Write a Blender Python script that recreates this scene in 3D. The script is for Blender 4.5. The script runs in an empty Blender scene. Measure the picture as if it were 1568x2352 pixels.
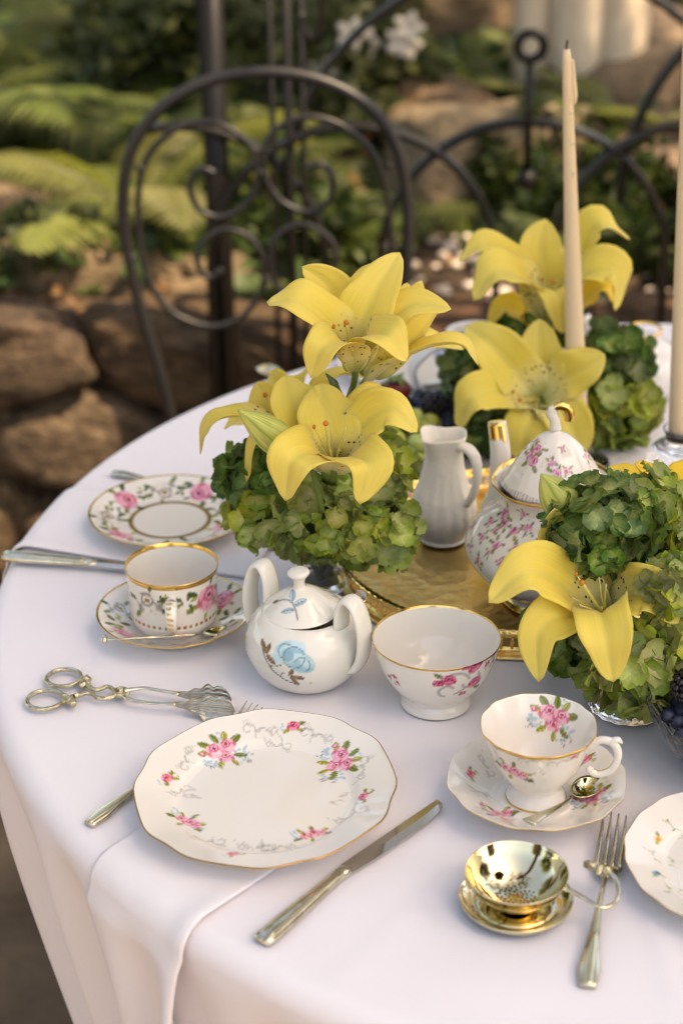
import bpy, bmesh, math, random
import numpy as np
from mathutils import Vector, Matrix, noise
random.seed(7); RNG = np.random.default_rng(7)
SC = bpy.context.scene; COL = SC.collection
# ---------------------------------------------------------------- camera
# photo measured on a 1568 x 2352 grid; table top at z = T, camera H above it
F = 4364.0; PITCH = math.radians(26.6); ROLL = math.radians(-0.75); H = 0.85; T = 0.75
_c, _s = math.cos(PITCH), math.sin(PITCH); _cr, _sr = math.cos(ROLL), math.sin(ROLL)
RIGHT = np.array([1., 0, 0]); FWD = np.array([0, _c, -_s]); UP = np.array([0, _s, _c]); CAM = np.array([0, 0, T + H])
cd = bpy.data.cameras.new('camera'); cam = bpy.data.objects.new('camera', cd); COL.objects.link(cam)
cx_ = RIGHT * _cr + UP * _sr; cy_ = -RIGHT * _sr + UP * _cr
m = Matrix.Identity(4)
for i in range(3):
    m[i][0], m[i][1], m[i][2], m[i][3] = cx_[i], cy_[i], -FWD[i], CAM[i]
cam.matrix_world = m
cd.sensor_fit = 'VERTICAL'; cd.sensor_height = 36; cd.sensor_width = 24; cd.lens = F / 2352 * 36
cd.clip_start = 0.02; cd.clip_end = 400
cd.dof.use_dof = True; cd.dof.focus_distance = 1.52; cd.dof.aperture_fstop = 4.4
SC.camera = cam
# ---------------------------------------------------------------- sky, sun, exposure
SUN_EL = math.radians(56); SUN_AZ = math.radians(112)      # azimuth from +Y towards +X
world = bpy.data.worlds.new('World'); SC.world = world; world.use_nodes = True
wn = world.node_tree; bg = wn.nodes['Background']
sky = wn.nodes.new('ShaderNodeTexSky'); sky.sky_type = 'NISHITA'; sky.sun_disc = False
sky.sun_elevation = SUN_EL; sky.sun_rotation = SUN_AZ; sky.dust_density = 2.0; sky.air_density = 1.0; sky.ozone_density = 0.5
wn.links.new(sky.outputs[0], bg.inputs[0]); bg.inputs[1].default_value = 0.15
sd = bpy.data.lights.new('sun', 'SUN'); sd.energy = 3.6; sd.angle = math.radians(0.55); sd.color = (1, 0.9, 0.76)
sun = bpy.data.objects.new('sun', sd); COL.objects.link(sun)
SUNDIR = Vector((math.cos(SUN_EL) * math.sin(SUN_AZ), math.cos(SUN_EL) * math.cos(SUN_AZ), math.sin(SUN_EL)))
sun.rotation_euler = SUNDIR.to_track_quat('Z', 'Y').to_euler(); sun.location = (3, 4, 9)
vs = SC.view_settings; vs.view_transform = 'Standard'; vs.look = 'None'; vs.exposure = 1.62; vs.gamma = 1.0; vs.use_white_balance = True; vs.white_balance_temperature = 8900; vs.white_balance_tint = 14
SC.render.engine = 'CYCLES'
cy = SC.cycles; cy.use_denoising = True; cy.max_bounces = 9; cy.diffuse_bounces = 4; cy.glossy_bounces = 5
cy.transmission_bounces = 9; cy.transparent_max_bounces = 10; cy.caustics_reflective = False; cy.caustics_refractive = False
cy.sample_clamp_indirect = 6.0; cy.blur_glossy = 0.3; cy.filter_width = 1.15
# ---------------------------------------------------------------- picture <-> place
def ray(px, py):
    u, v = px - 784, py - 1176
    u, v = _cr * u + _sr * v, -_sr * u + _cr * v
    return FWD + u / F * RIGHT - v / F * UP
def onz(px, py, z=T):
    k = ray(px, py); return CAM + k * (z - CAM[2]) / k[2]
def ony(px, py, Y):
    k = ray(px, py); return CAM + k * Y / k[1]
def proj(p):
    p = np.asarray(p, float) - CAM; z = p @ FWD
    u = F * (p @ RIGHT) / z; v = -F * (p @ UP) / z
    return 784 + _cr * u - _sr * v, 1176 + _sr * u + _cr * v, z
def scale_at(px, py, z=T):
    """base point on the plane z, metres per pixel across, metres of height per pixel"""
    p = onz(px, py, z); d = proj(p)[2]; e = math.atan2(CAM[2] - z, np.hypot(p[0], p[1]))
    return p, d / F, d / F / math.cos(e)
# ---------------------------------------------------------------- colour and materials
def lin(r, g, b):
    f = lambda c: (c / 255 / 12.92) if c / 255 <= 0.04045 else ((c / 255 + 0.055) / 1.055) ** 2.4
    return (f(r), f(g), f(b))
def mat(name, col=(.5, .5, .5), rough=.5, metal=0., ior=1.45, trans=0., coat=0., sss=0., spec=.5, sheen=0.):
    mt = bpy.data.materials.new(name); mt.use_nodes = True; b = mt.node_tree.nodes['Principled BSDF']; I = b.inputs
    I['Base Color'].default_value = (*col, 1); I['Roughness'].default_value = rough; I['Metallic'].default_value = metal
    I['IOR'].default_value = ior; I['Transmission Weight'].default_value = trans; I['Coat Weight'].default_value = coat
    I['Subsurface Weight'].default_value = sss; I['Specular IOR Level'].default_value = spec; I['Sheen Weight'].default_value = sheen
    if sss: I['Subsurface Radius'].default_value = (1, .7, .4); I['Subsurface Scale'].default_value = .006
    return mt
def N(mt, kind, **kw):
    n = mt.node_tree.nodes.new(kind)
    for k, v in kw.items():
        if k in n.inputs.keys(): n.inputs[k].default_value = v
        else: setattr(n, k, v)
    return n
def L(mt, a, ao, b, bi): mt.node_tree.links.new(a.outputs[ao], b.inputs[bi])
def bsdf(mt): return mt.node_tree.nodes['Principled BSDF']
def coords(mt, space='Object', scale=(1, 1, 1)):
    tc = N(mt, 'ShaderNodeTexCoord'); mp = N(mt, 'ShaderNodeMapping'); mp.inputs['Scale'].default_value = scale
    L(mt, tc, space, mp, 'Vector'); return mp
def add_bump(mt, scale, strength, dist=.002, detail=4., space='Object', kind='noise', sc3=(1, 1, 1)):
    c = coords(mt, space, sc3)
    if kind == 'noise': t = N(mt, 'ShaderNodeTexNoise', Scale=scale, Detail=detail); out = 'Fac'
    else: t = N(mt, 'ShaderNodeTexVoronoi', Scale=scale); out = 'Distance'
    L(mt, c, 'Vector', t, 'Vector')
    b = N(mt, 'ShaderNodeBump', Strength=strength, Distance=dist); L(mt, t, out, b, 'Height')
    old = bsdf(mt).inputs['Normal']
    if old.links: mt.node_tree.links.new(old.links[0].from_socket, b.inputs['Normal'])
    L(mt, b, 'Normal', bsdf(mt), 'Normal'); return t
def noise_colour(mt, stops, scale, detail=5., space='Object', rough_=.6, sc3=(1, 1, 1)):
    c = coords(mt, space, sc3); t = N(mt, 'ShaderNodeTexNoise', Scale=scale, Detail=detail, Roughness=rough_); L(mt, c, 'Vector', t, 'Vector')
    r = N(mt, 'ShaderNodeValToRGB'); e = r.color_ramp.elements
    while len(e) < len(stops): e.new(.5)
    for el, (p, cc) in zip(e, stops): el.position = p; el.color = (*cc, 1)
    L(mt, t, 'Fac', r, 'Fac'); L(mt, r, 'Color', bsdf(mt), 'Base Color'); return r
def random_tint(mt, hue=.03, sat=.2, val=.3, src=None):
    """vary hue / saturation / value per object"""
    oi = N(mt, 'ShaderNodeObjectInfo'); h = N(mt, 'ShaderNodeHueSaturation')
    for sock, amt, base, k in (('Hue', hue, .5, 1.), ('Saturation', sat, 1., 7.31), ('Value', val, 1., 3.77)):
        mu = N(mt, 'ShaderNodeMath', operation='MULTIPLY'); mu.inputs[1].default_value = k; L(mt, oi, 'Random', mu, 0)
        fr = N(mt, 'ShaderNodeMath', operation='FRACT'); L(mt, mu, 0, fr, 0)
        mr = N(mt, 'ShaderNodeMapRange'); mr.inputs['To Min'].default_value = base - amt; mr.inputs['To Max'].default_value = base + amt
        L(mt, fr, 0, mr, 'Value'); L(mt, mr, 'Result', h, sock)
    bi = bsdf(mt).inputs['Base Color']
    if src is not None: L(mt, src[0], src[1], h, 'Color')
    elif bi.links: mt.node_tree.links.new(bi.links[0].from_socket, h.inputs['Color'])
    else: h.inputs['Color'].default_value = bi.default_value
    L(mt, h, 'Color', bsdf(mt), 'Base Color'); return h
def leafy(mt, amount=.35, tint=(1, 1, 1)):
    """mix in light passing through thin leaf or petal"""
    tr = N(mt, 'ShaderNodeBsdfTranslucent'); mx = N(mt, 'ShaderNodeMixShader'); mx.inputs[0].default_value = amount
    bi = bsdf(mt).inputs['Base Color']
    if bi.links: mt.node_tree.links.new(bi.links[0].from_socket, tr.inputs['Color'])
    else: tr.inputs['Color'].default_value = bi.default_value
    out = [n for n in mt.node_tree.nodes if n.type == 'OUTPUT_MATERIAL'][0]
    L(mt, bsdf(mt), 0, mx, 1); L(mt, tr, 0, mx, 2); L(mt, mx, 0, out, 0)
# ---------------------------------------------------------------- mesh helpers
def mesh_data(name, verts, faces, mt, smooth=True, cols=None, uv=None):
    me = bpy.data.meshes.new(name); verts = np.asarray(verts, np.float32).reshape(-1, 3)
    if isinstance(faces, np.ndarray):
        nf, k = faces.shape
        me.vertices.add(len(verts)); me.vertices.foreach_set('co', verts.ravel())
        me.loops.add(nf * k); me.polygons.add(nf)
        me.loops.foreach_set('vertex_index', faces.astype(np.int32).ravel())
        me.polygons.foreach_set('loop_start', np.arange(0, nf * k, k, dtype=np.int32))
        me.update(calc_edges=True); me.validate()
    else:
        me.from_pydata([tuple(v) for v in verts], [], [tuple(f) for f in faces]); me.update()
    if smooth and len(me.polygons): me.polygons.foreach_set('use_smooth', np.ones(len(me.polygons), bool))
    if cols is not None:
        a = me.color_attributes.new('Print', 'FLOAT_COLOR', 'POINT'); a.data.foreach_set('color', np.asarray(cols, np.float32).ravel())
    if uv is not None:
        u = me.uv_layers.new(name='UVMap'); idx = np.zeros(len(me.loops), np.int32); me.loops.foreach_get('vertex_index', idx)
        u.data.foreach_set('uv', np.asarray(uv, np.float32)[idx].ravel())
    if mt: me.materials.append(mt)
    return me
def link(name, me, parent=None, loc=None):
    o = bpy.data.objects.new(name, me); COL.objects.link(o)
    if parent is not None: o.parent = parent
    if loc is not None: o.location = loc
    return o
def obj(name, vf, mt, parent=None, loc=None, **kw):
    return link(name, mesh_data(name, vf[0], vf[1], mt, **kw), parent, loc)
def tag(o, label=None, cat=None, group=None, kind=None):
    if label: o['label'] = label
    if cat: o['category'] = cat
    if group: o['group'] = group
    if kind: o['kind'] = kind
    return o
def thing(name, label, cat, loc=(0, 0, 0), rot=(0, 0, 0), group=None):
    o = bpy.data.objects.new(name, None); COL.objects.link(o); o.empty_display_size = .02
    o.location = loc; o.rotation_euler = rot; return tag(o, label, cat, group)
def copy_tree(o, parent=None):
    c = o.copy(); COL.objects.link(c)
    if parent is not None: c.parent = parent
    for ch in list(o.children): copy_tree(ch, c)
    return c
def join(*vfs):
    V = []; Fc = []; n = 0
    for v, f in vfs:
        v = np.asarray(v, float).reshape(-1, 3); V.append(v); Fc += [tuple(int(i) + n for i in q) for q in f]; n += len(v)
    return np.concatenate(V), Fc
def xf(vf, loc=(0, 0, 0), rotz=0., sc=1., mtx=None):
    v = np.asarray(vf[0], float) * sc
    if mtx is not None: v = v @ np.array(Matrix(mtx).to_3x3()).T
    c, s = math.cos(rotz), math.sin(rotz); v = v @ np.array([[c, s, 0], [-s, c, 0], [0, 0, 1]])
    return v + np.asarray(loc, float), vf[1]
def grid_faces(a, b, wrap_b=False, flip=False):
    i, j = np.meshgrid(np.arange(a - 1), np.arange(b if wrap_b else b - 1), indexing='ij'); j2 = (j + 1) % b
    q = np.stack([i * b + j, i * b + j2, (i + 1) * b + j2, (i + 1) * b + j], -1).reshape(-1, 4)
    return q[:, ::-1].copy() if flip else q
def smooth_path(pts, n):
    """Catmull-Rom through the points"""
    p = np.asarray(pts, float)
    if len(p) == 2: return p[0] + (p[1] - p[0]) * np.linspace(0, 1, n)[:, None]
    q = np.vstack([2 * p[0] - p[1], p, 2 * p[-1] - p[-2]]); k = len(p) - 1
    t = np.linspace(0, k - 1e-6, n); i = t.astype(int); u = (t - i)[:, None]
    a, b, c, d = q[i], q[i + 1], q[i + 2], q[i + 3]
    return .5 * (2 * b + (c - a) * u + (2 * a - 5 * b + 4 * c - d) * u ** 2 + (3 * b - a - 3 * c + d) * u ** 3)
def sweep(pts, ra, rb=None, n=24, seg=10, up=(0, 0, 1), closed=False, cap=True, power=1., raw=False):
    """tube along pts; ra / rb (half width across, half thickness along `up`) may be lists along the way"""
    if raw or closed: P = np.asarray(pts, float)
    else: P = smooth_path(pts, n)
    n = len(P)
    def along(r):
        r = np.atleast_1d(np.asarray(r, float)); return np.interp(np.linspace(0, 1, n), np.linspace(0, 1, len(r)), r) if len(r) > 1 else np.full(n, r[0])
    A = along(ra); B = A if rb is None else along(rb)
    tg = (np.roll(P, -1, 0) - np.roll(P, 1, 0)) if closed else np.gradient(P, axis=0)
    tg /= np.linalg.norm(tg, axis=1)[:, None] + 1e-12; up = np.asarray(up, float)
    upv = np.tile(up, (n, 1)) if up.ndim == 1 else up
    side = np.cross(tg, upv); sl = np.linalg.norm(side, axis=1); bad = sl < 1e-3
    side[bad] = np.cross(tg[bad], np.array([.3, .9, .1])); side /= np.linalg.norm(side, axis=1)[:, None]
    nn = np.cross(side, tg)
    a = np.linspace(0, 2 * np.pi, seg, endpoint=False); ca, sa = np.cos(a), np.sin(a)
    if power != 1: ca = np.sign(ca) * np.abs(ca) ** power; sa = np.sign(sa) * np.abs(sa) ** power
    V = P[:, None, :] + side[:, None, :] * (A[:, None] * ca)[..., None] + nn[:, None, :] * (B[:, None] * sa)[..., None]
    V = V.reshape(-1, 3); Fc = [tuple(q) for q in grid_faces(n, seg, True)]
    if closed: Fc += [((n - 1) * seg + j, (n - 1) * seg + (j + 1) % seg, (j + 1) % seg, j) for j in range(seg)]
    elif cap: Fc += [tuple(range(seg))[::-1], tuple((n - 1) * seg + j for j in range(seg))]
    return V, Fc
def ring(c, r, rt, n=40, seg=8, ax=(1, 0, 0), ay=(0, 1, 0), r2=None):
    a = np.linspace(0, 2 * np.pi, n, endpoint=False); ax, ay = np.asarray(ax, float), np.asarray(ay, float)
    P = np.asarray(c, float) + np.outer(np.cos(a) * r, ax) + np.outer(np.sin(a) * (r2 or r), ay)
    return sweep(P, rt, seg=seg, up=np.cross(ax, ay), closed=True)
def box(c, d, bev=0.):
    x, y, z = np.asarray(d, float) / 2; c = np.asarray(c, float)
    V = np.array([(i * x, j * y, k * z) for i in (-1, 1) for j in (-1, 1) for k in (-1, 1)]) + c
    return V, [(0, 1, 3, 2), (4, 6, 7, 5), (0, 4, 5, 1), (2, 3, 7, 6), (0, 2, 6, 4), (1, 5, 7, 3)]
def lump(r=1., sub=2, amp=.2, freq=1.5, seed=0, squash=(1, 1, 1)):
    bm = bmesh.new(); bmesh.ops.create_icosphere(bm, subdivisions=sub, radius=1.)
    o = Vector((seed * 3.7, seed * 1.9, seed * 5.3))
    V = []
    for v in bm.verts:
        k = 1 + amp * noise.noise(v.co * freq + o) + amp * .4 * noise.noise(v.co * freq * 2.7 + o)
        V.append([v.co.x * k * squash[0] * r, v.co.y * k * squash[1] * r, v.co.z * k * squash[2] * r])
    Fc = [tuple(v.index for v in f.verts) for f in bm.faces]; bm.free(); return np.array(V), Fc
def lathe_grid(profile, nang=64, sub=1, rmod=None, closed_inner=True):
    """profile [(r,h)] smoothly subdivided -> grid (n,nang,3)"""
    p = np.asarray(profile, float)
    if sub > 1: p = smooth_path(p, (len(p) - 1) * sub + 1); p[:, 0] = np.maximum(p[:, 0], 0)
    a = np.linspace(0, 2 * np.pi, nang, endpoint=False)
    r = np.repeat(p[:, 0][:, None], nang, 1); h = np.repeat(p[:, 1][:, None], nang, 1)
    if rmod is not None: r, h = rmod(r, h, a[None, :])
    return np.stack([r * np.cos(a), r * np.sin(a), h], -1)
def lathe(profile, nang=48, sub=1, rmod=None):
    G = lathe_grid(profile, nang, sub, rmod); return G.reshape(-1, 3), grid_faces(G.shape[0], nang, True)
# ================================================================ materials
M = {}
M['cloth'] = mat('white_cotton', (.80, .765, .785), .75, sheen=.15, spec=.2); add_bump(M['cloth'], 900, .12, .0006, 2); add_bump(M['cloth'], 9, .45, .006, 4)
M['napkin'] = mat('white_napkin', (.80, .765, .78), .78, sheen=.15, spec=.2); add_bump(M['napkin'], 1000, .12, .0006, 2); add_bump(M['napkin'], 14, .4, .005, 4)
def china(name, rough=.07):
    mt = mat(name, (.8, .75, .66), rough, coat=.3, spec=.55); mt.node_tree.nodes['Principled BSDF'].inputs['Coat Roughness'].default_value = .04
    a = N(mt, 'ShaderNodeVertexColor', layer_name='Print'); L(mt, a, 'Color', bsdf(mt), 'Base Color'); L(mt, a, 'Alpha', bsdf(mt), 'Metallic')
    mr = N(mt, 'ShaderNodeMapRange'); mr.inputs['To Min'].default_value = rough; mr.inputs['To Max'].default_value = .2
    L(mt, a, 'Alpha', mr, 'Value'); L(mt, mr, 'Result', bsdf(mt), 'Roughness'); add_bump(mt, 60, .03, .001, 2); return mt
M['china'] = china('printed_bone_china')
M['parian'] = mat('unglazed_porcelain', (.86, .79, .69), .45, sss=.1); add_bump(M['parian'], 140, .35, .002, 5); add_bump(M['parian'], 45, .4, .003, 'x' and 2, kind='voronoi', sc3=(1, 1, .5))
M['silver'] = mat('tarnished_silver', (.86, .80, .68), .13, 1.); noise_colour(M['silver'], [(.3, (.46, .38, .23)), (.62, (.80, .73, .58))], 60, 3)
M['silver_bright'] = mat('polished_silver', (.76, .66, .43), .06, 1.); add_bump(M['silver_bright'], 40, .02, .001, 1)
M['steel'] = mat('knife_steel', (.62, .57, .50), .16, 1.)
M['chased'] = mat('chased_silver', (.60, .52, .34), .18, 1.); add_bump(M['chased'], 420, .8, .002, 5); add_bump(M['chased'], 160, .6, .003, kind='voronoi')
M['gold'] = mat('gilt_metal', (.90, .62, .22), .14, 1.)
M['gilt_engraved'] = mat('engraved_gilt', (.95, .68, .27), .34, 1.); add_bump(M['gilt_engraved'], 130, .55, .002, 5); add_bump(M['gilt_engraved'], 70, .5, .002, kind='voronoi')
M['glass'] = mat('clear_glass', (.97, .985, .975), .02, trans=1., ior=1.5)
M['glass_frost'] = mat('cut_glass', (.95, .96, .96), .03, trans=.95, ior=1.5); add_bump(M['glass_frost'], 70, .18, .003, kind='voronoi')
M['wax'] = mat('ivory_wax', (.74, .57, .36), .42, sss=.35); add_bump(M['wax'], 30, .05, .002)
M['wick'] = mat('burnt_wick', (.012, .01, .009), .9)
M['stem'] = mat('green_stem', (.11, .17, .035), .45)
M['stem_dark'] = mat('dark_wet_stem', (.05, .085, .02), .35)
M['anther'] = mat('orange_anther', (.50, .17, .02), .7)
M['filament'] = mat('pale_filament', (.74, .66, .22), .5); leafy(M['filament'], .2)
# lily petal: pale throat, deeper yellow edges, dark freckles near the throat, midrib
def petal_mat(name, deep, pale, freckles=True):
    mt = mat(name, deep, .42, spec=.35, sheen=.2)
    uv = N(mt, 'ShaderNodeUVMap', uv_map='UVMap'); sx = N(mt, 'ShaderNodeSeparateXYZ'); L(mt, uv, 'UV', sx, 0)
    r = N(mt, 'ShaderNodeValToRGB'); e = r.color_ramp.elements; e.new(.2); e.new(.45)
    for el, (p, c) in zip(e, ((0., (.52, .56, .16)), (.16, pale), (.42, deep), (1., (deep[0] * 1.03, deep[1] * 1.05, deep[2] * 1.5)))): el.position = p; el.color = (*c, 1)
    L(mt, sx, 'Y', r, 'Fac')
    mp = N(mt, 'ShaderNodeMapping'); mp.inputs['Scale'].default_value = (22, 1.0, 1); L(mt, uv, 'UV', mp, 'Vector')
    nz = N(mt, 'ShaderNodeTexNoise', Scale=3., Detail=4.); L(mt, mp, 'Vector', nz, 'Vector')
    mx = N(mt, 'ShaderNodeMix', data_type='RGBA', blend_type='MULTIPLY'); mr = N(mt, 'ShaderNodeMapRange'); mr.inputs['From Min'].default_value = .35; mr.inputs['From Max'].default_value = .7
    mr.inputs['To Min'].default_value = .95; mr.inputs['To Max'].default_value = 1.03; L(mt, nz, 'Fac', mr, 'Value')
    mx.inputs[0].default_value = 1.; L(mt, r, 'Color', mx, 6); L(mt, mr, 'Result', mx, 7); last = (mx, 2)
    ab = N(mt, 'ShaderNodeMath', operation='SUBTRACT'); ab.inputs[1].default_value = .5; L(mt, sx, 'X', ab, 0); a2 = N(mt, 'ShaderNodeMath', operation='ABSOLUTE'); L(mt, ab, 0, a2, 0)
    rb = N(mt, 'ShaderNodeMapRange', interpolation_type='SMOOTHSTEP'); rb.inputs['From Max'].default_value = .07; rb.inputs['To Min'].default_value = .32; rb.inputs['To Max'].default_value = 0.; L(mt, a2, 0, rb, 'Value')
    mm = N(mt, 'ShaderNodeMix', data_type='RGBA'); L(mt, rb, 'Result', mm, 0); L(mt, mx, 2, mm, 6); mm.inputs[7].default_value = (.84, .76, .24, 1); mx = mm; last = (mm, 2)
    if freckles:
        m2 = N(mt, 'ShaderNodeMapping'); m2.inputs['Scale'].default_value = (13, 27, 1); L(mt, uv, 'UV', m2, 'Vector')
        vo = N(mt, 'ShaderNodeTexVoronoi', Scale=1., Randomness=1.); L(mt, m2, 'Vector', vo, 'Vector')
        lt = N(mt, 'ShaderNodeMath', operation='LESS_THAN'); lt.inputs[1].default_value = .29; L(mt, vo, 'Distance', lt, 0)
        band = N(mt, 'ShaderNodeValToRGB'); b = band.color_ramp.elements; b.new(.2); b.new(.36)
        for el, (p, c) in zip(b, ((.10, 0), (.15, 1), (.30, 1), (.38, 0))): el.position = p; el.color = (c, c, c, 1)
        L(mt, sx, 'Y', band, 'Fac')
        cr = N(mt, 'ShaderNodeValToRGB'); cr.color_ramp.interpolation = 'CONSTANT'; b = cr.color_ramp.elements; b.new(.5)
        for el, (p, c) in zip(b, ((0., 0), (.5, 1), (.9, 1))): el.position = p; el.color = (c, c, c, 1)
        L(mt, vo, 'Color', cr, 'Fac')
        m1 = N(mt, 'ShaderNodeMath', operation='MULTIPLY'); L(mt, lt, 0, m1, 0); L(mt, band, 'Color', m1, 1)
        m3 = N(mt, 'ShaderNodeMath', operation='MULTIPLY'); L(mt, m1, 0, m3, 0); L(mt, cr, 'Color', m3, 1)
        fx = N(mt, 'ShaderNodeMix', data_type='RGBA'); L(mt, m3, 0, fx, 0); L(mt, mx, 2, fx, 6); fx.inputs[7].default_value = (.07, .02, .008, 1); last = (fx, 2)
    L(mt, last[0], last[1], bsdf(mt), 'Base Color'); 
    bp = N(mt, 'ShaderNodeBump', Strength=.15, Distance=.0008); L(mt, nz, 'Fac', bp, 'Height'); L(mt, bp, 'Normal', bsdf(mt), 'Normal')
    leafy(mt, .38); return mt
M['petal'] = petal_mat('yellow_lily_petal', (.90, .745, .14), (.92, .85, .42))
M['petal_deep'] = petal_mat('deep_yellow_lily_petal', (.88, .64, .05), (.88, .72, .18), False)
mt = M['bud'] = mat('green_lily_bud', (.42, .45, .09), .45)
uv = N(mt, 'ShaderNodeUVMap', uv_map='UVMap'); wv = N(mt, 'ShaderNodeTexNoise', Scale=2.); mp = N(mt, 'ShaderNodeMapping'); mp.inputs['Scale'].default_value = (14, 1, 1)
L(mt, uv, 'UV', mp, 'Vector'); L(mt, mp, 'Vector', wv, 'Vector'); rr = N(mt, 'ShaderNodeValToRGB'); e = rr.color_ramp.elements
e[0].position = .35; e[0].color = (.26, .32, .05, 1); e[1].position = .65; e[1].color = (.55, .54, .14, 1); L(mt, wv, 'Fac', rr, 'Fac'); L(mt, rr, 'Color', bsdf(mt), 'Base Color')
def floret_mat(name, inner, outer, val=.35):
    mt = mat(name, outer, .5, spec=.35); uv = N(mt, 'ShaderNodeUVMap', uv_map='UVMap'); sx = N(mt, 'ShaderNodeSeparateXYZ'); L(mt, uv, 'UV', sx, 0)
    nz = N(mt, 'ShaderNodeTexNoise', Scale=5., Detail=3.); L(mt, uv, 'UV', nz, 'Vector')
    ad = N(mt, 'ShaderNodeMath', operation='MULTIPLY_ADD'); ad.inputs[1].default_value = .7; L(mt, nz, 'Fac', ad, 0); L(mt, sx, 'Y', ad, 2)
    r = N(mt, 'ShaderNodeValToRGB'); e = r.color_ramp.elements; e[0].position = .35; e[0].color = (*inner, 1); e[1].position = 1.1 if 0 else 1.; e[1].color = (*outer, 1)
    L(mt, ad, 0, r, 'Fac'); random_tint(mt, .03, .18, val, (r, 'Color')); add_bump(mt, 260, .3, .001, 3); leafy(mt, .3); return mt
M['floret'] = floret_mat('fresh_green_hydrangea', (.62, .62, .24), (.31, .37, .075))
M['floret_dark'] = floret_mat('dark_green_hydrangea', (.42, .48, .16), (.11, .19, .045))
M['grape'] = mat('green_grape', (.42, .46, .10), .18, sss=.5, coat=.3); random_tint(M['grape'], .02, .12, .2)
M['blueberry'] = mat('bloomy_blueberry', (.02, .03, .07), .55); noise_colour(M['blueberry'], [(.35, (.008, .012, .028)), (.65, (.055, .075, .13))], 90, 3)
M['blackberry'] = mat('blackberry_drupes', (.012, .006, .012), .2)
M['strawberry'] = mat('dark_strawberry', (.16, .012, .016), .3); add_bump(M['strawberry'], 300, .8, .002, kind='voronoi')
# garden
M['iron'] = mat('black_wrought_iron', (.007, .006, .005), .36, spec=.32); add_bump(M['iron'], 180, .25, .001, 4)
M['chair_iron'] = mat('graphite_painted_iron', (.016, .015, .015), .40, spec=.4); add_bump(M['chair_iron'], 220, .2, .001, 4)
M['stone'] = mat('brown_fieldstone', (.2, .15, .1), .85); noise_colour(M['stone'], [(.25, (.025, .013, .007)), (.5, (.075, .043, .022)), (.75, (.19, .12, .068))], 5, 8); random_tint(M['stone'], .02, .15, .3); add_bump(M['stone'], 12, .8, .02, 8)
M['ledge'] = mat('tan_ledge_rock', (.3, .22, .15), .85); noise_colour(M['ledge'], [(.3, (.09, .055, .03)), (.7, (.26, .18, .105))], 4, 8); random_tint(M['ledge'], .01, .1, .2); add_bump(M['ledge'], 9, .8, .02, 8)
M['soil'] = mat('dark_garden_soil', (.05, .035, .02), .95); noise_colour(M['soil'], [(.3, (.018, .011, .006)), (.55, (.055, .033, .018)), (.8, (.17, .105, .055))], 9, 8); add_bump(M['soil'], 25, .9, .02, 6)
M['ground'] = mat('brown_flagstone_ground', (.14, .09, .05), .9); noise_colour(M['ground'], [(.25, (.07, .042, .024)), (.5, (.17, .11, .065)), (.75, (.32, .225, .14))], 3.5, 9); add_bump(M['ground'], 14, .8, .02, 7)
def leaf_mat(name, a, b, sc=3., tr=.35, space='Object'):
    mt = mat(name, a, .5, spec=.4); noise_colour(mt, [(.3, a), (.7, b)], sc, 3, space); random_tint(mt, .02, .15, .22); leafy(mt, tr); return mt
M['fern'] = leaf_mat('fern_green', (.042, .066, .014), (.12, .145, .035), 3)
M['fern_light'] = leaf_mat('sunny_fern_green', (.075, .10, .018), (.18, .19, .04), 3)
M['ivy'] = leaf_mat('ivy_green', (.022, .045, .014), (.09, .115, .032), 6)
M['shrub'] = leaf_mat('shrub_green', (.028, .046, .010), (.11, .125, .028), 4)
M['litter'] = leaf_mat('dry_leaf_brown', (.10, .05, .022), (.42, .27, .15), 12, .1)
bsdf(M['litter']).inputs['Roughness'].default_value = .25
M['crown'] = leaf_mat('tree_leaf_green', (.05, .075, .014), (.18, .20, .04), 1.2, .45)
M['white_flower'] = mat('white_blossom', (.8, .74, .66), .6); leafy(M['white_flower'], .3)
M['bark'] = mat('brown_bark', (.09, .06, .04), .9); noise_colour(M['bark'], [(.3, (.04, .027, .018)), (.7, (.15, .10, .065))], 8, 6, sc3=(1, 1, .2)); add_bump(M['bark'], 30, .9, .02, 6, sc3=(1, 1, .2))
M['pale_bark'] = mat('cream_bark', (.6, .5, .36), .8); noise_colour(M['pale_bark'], [(.3, (.46, .35, .23)), (.6, (.76, .63, .47))], 5, 6, sc3=(1, 1, .25)); add_bump(M['pale_bark'], 20, .6, .01, 6)
M['table_wood'] = mat('dark_table_wood', (.07, .045, .03), .5)
# ================================================================ setting
def sheet(name, f, xs, ys, mt):
    X, Y = np.meshgrid(xs, ys, indexing='ij'); Z = f(X, Y)
    o = obj(name, (np.stack([X, Y, Z], -1).reshape(-1, 3), grid_faces(len(xs), len(ys), flip=False)[:, ::-1].copy()), mt); tag(o, kind='structure'); return o
def fbm(X, Y, s=1., seed=0.):
    out = np.zeros_like(X)
    for k in range(4):
        a = 2.1 ** k
        out += (np.sin(X * s * a * 1.7 + seed + k) * np.cos(Y * s * a * 1.3 + 2 * seed - k) + np.sin((X + Y) * s * a * .9 + 1.3 * k)) / 2 / a
    return out
dense = np.concatenate([np.linspace(-60, -4, 12), np.linspace(-3.5, 3.5, 60), np.linspace(4, 60, 12)])
sheet('ground', lambda X, Y: .012 * fbm(X, Y, 2.) - .02, dense, dense + 1.0, M['ground'])
def terr(x, y):
    x = np.asarray(x, float); y = np.asarray(y, float); t = np.clip(y - 3.35, 0, 20)
    return .42 + .085 * t + .012 * t * t * (t < 6) + .43 * (t >= 6) + .03 * fbm(x, y, 1.6, 3.)
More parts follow.
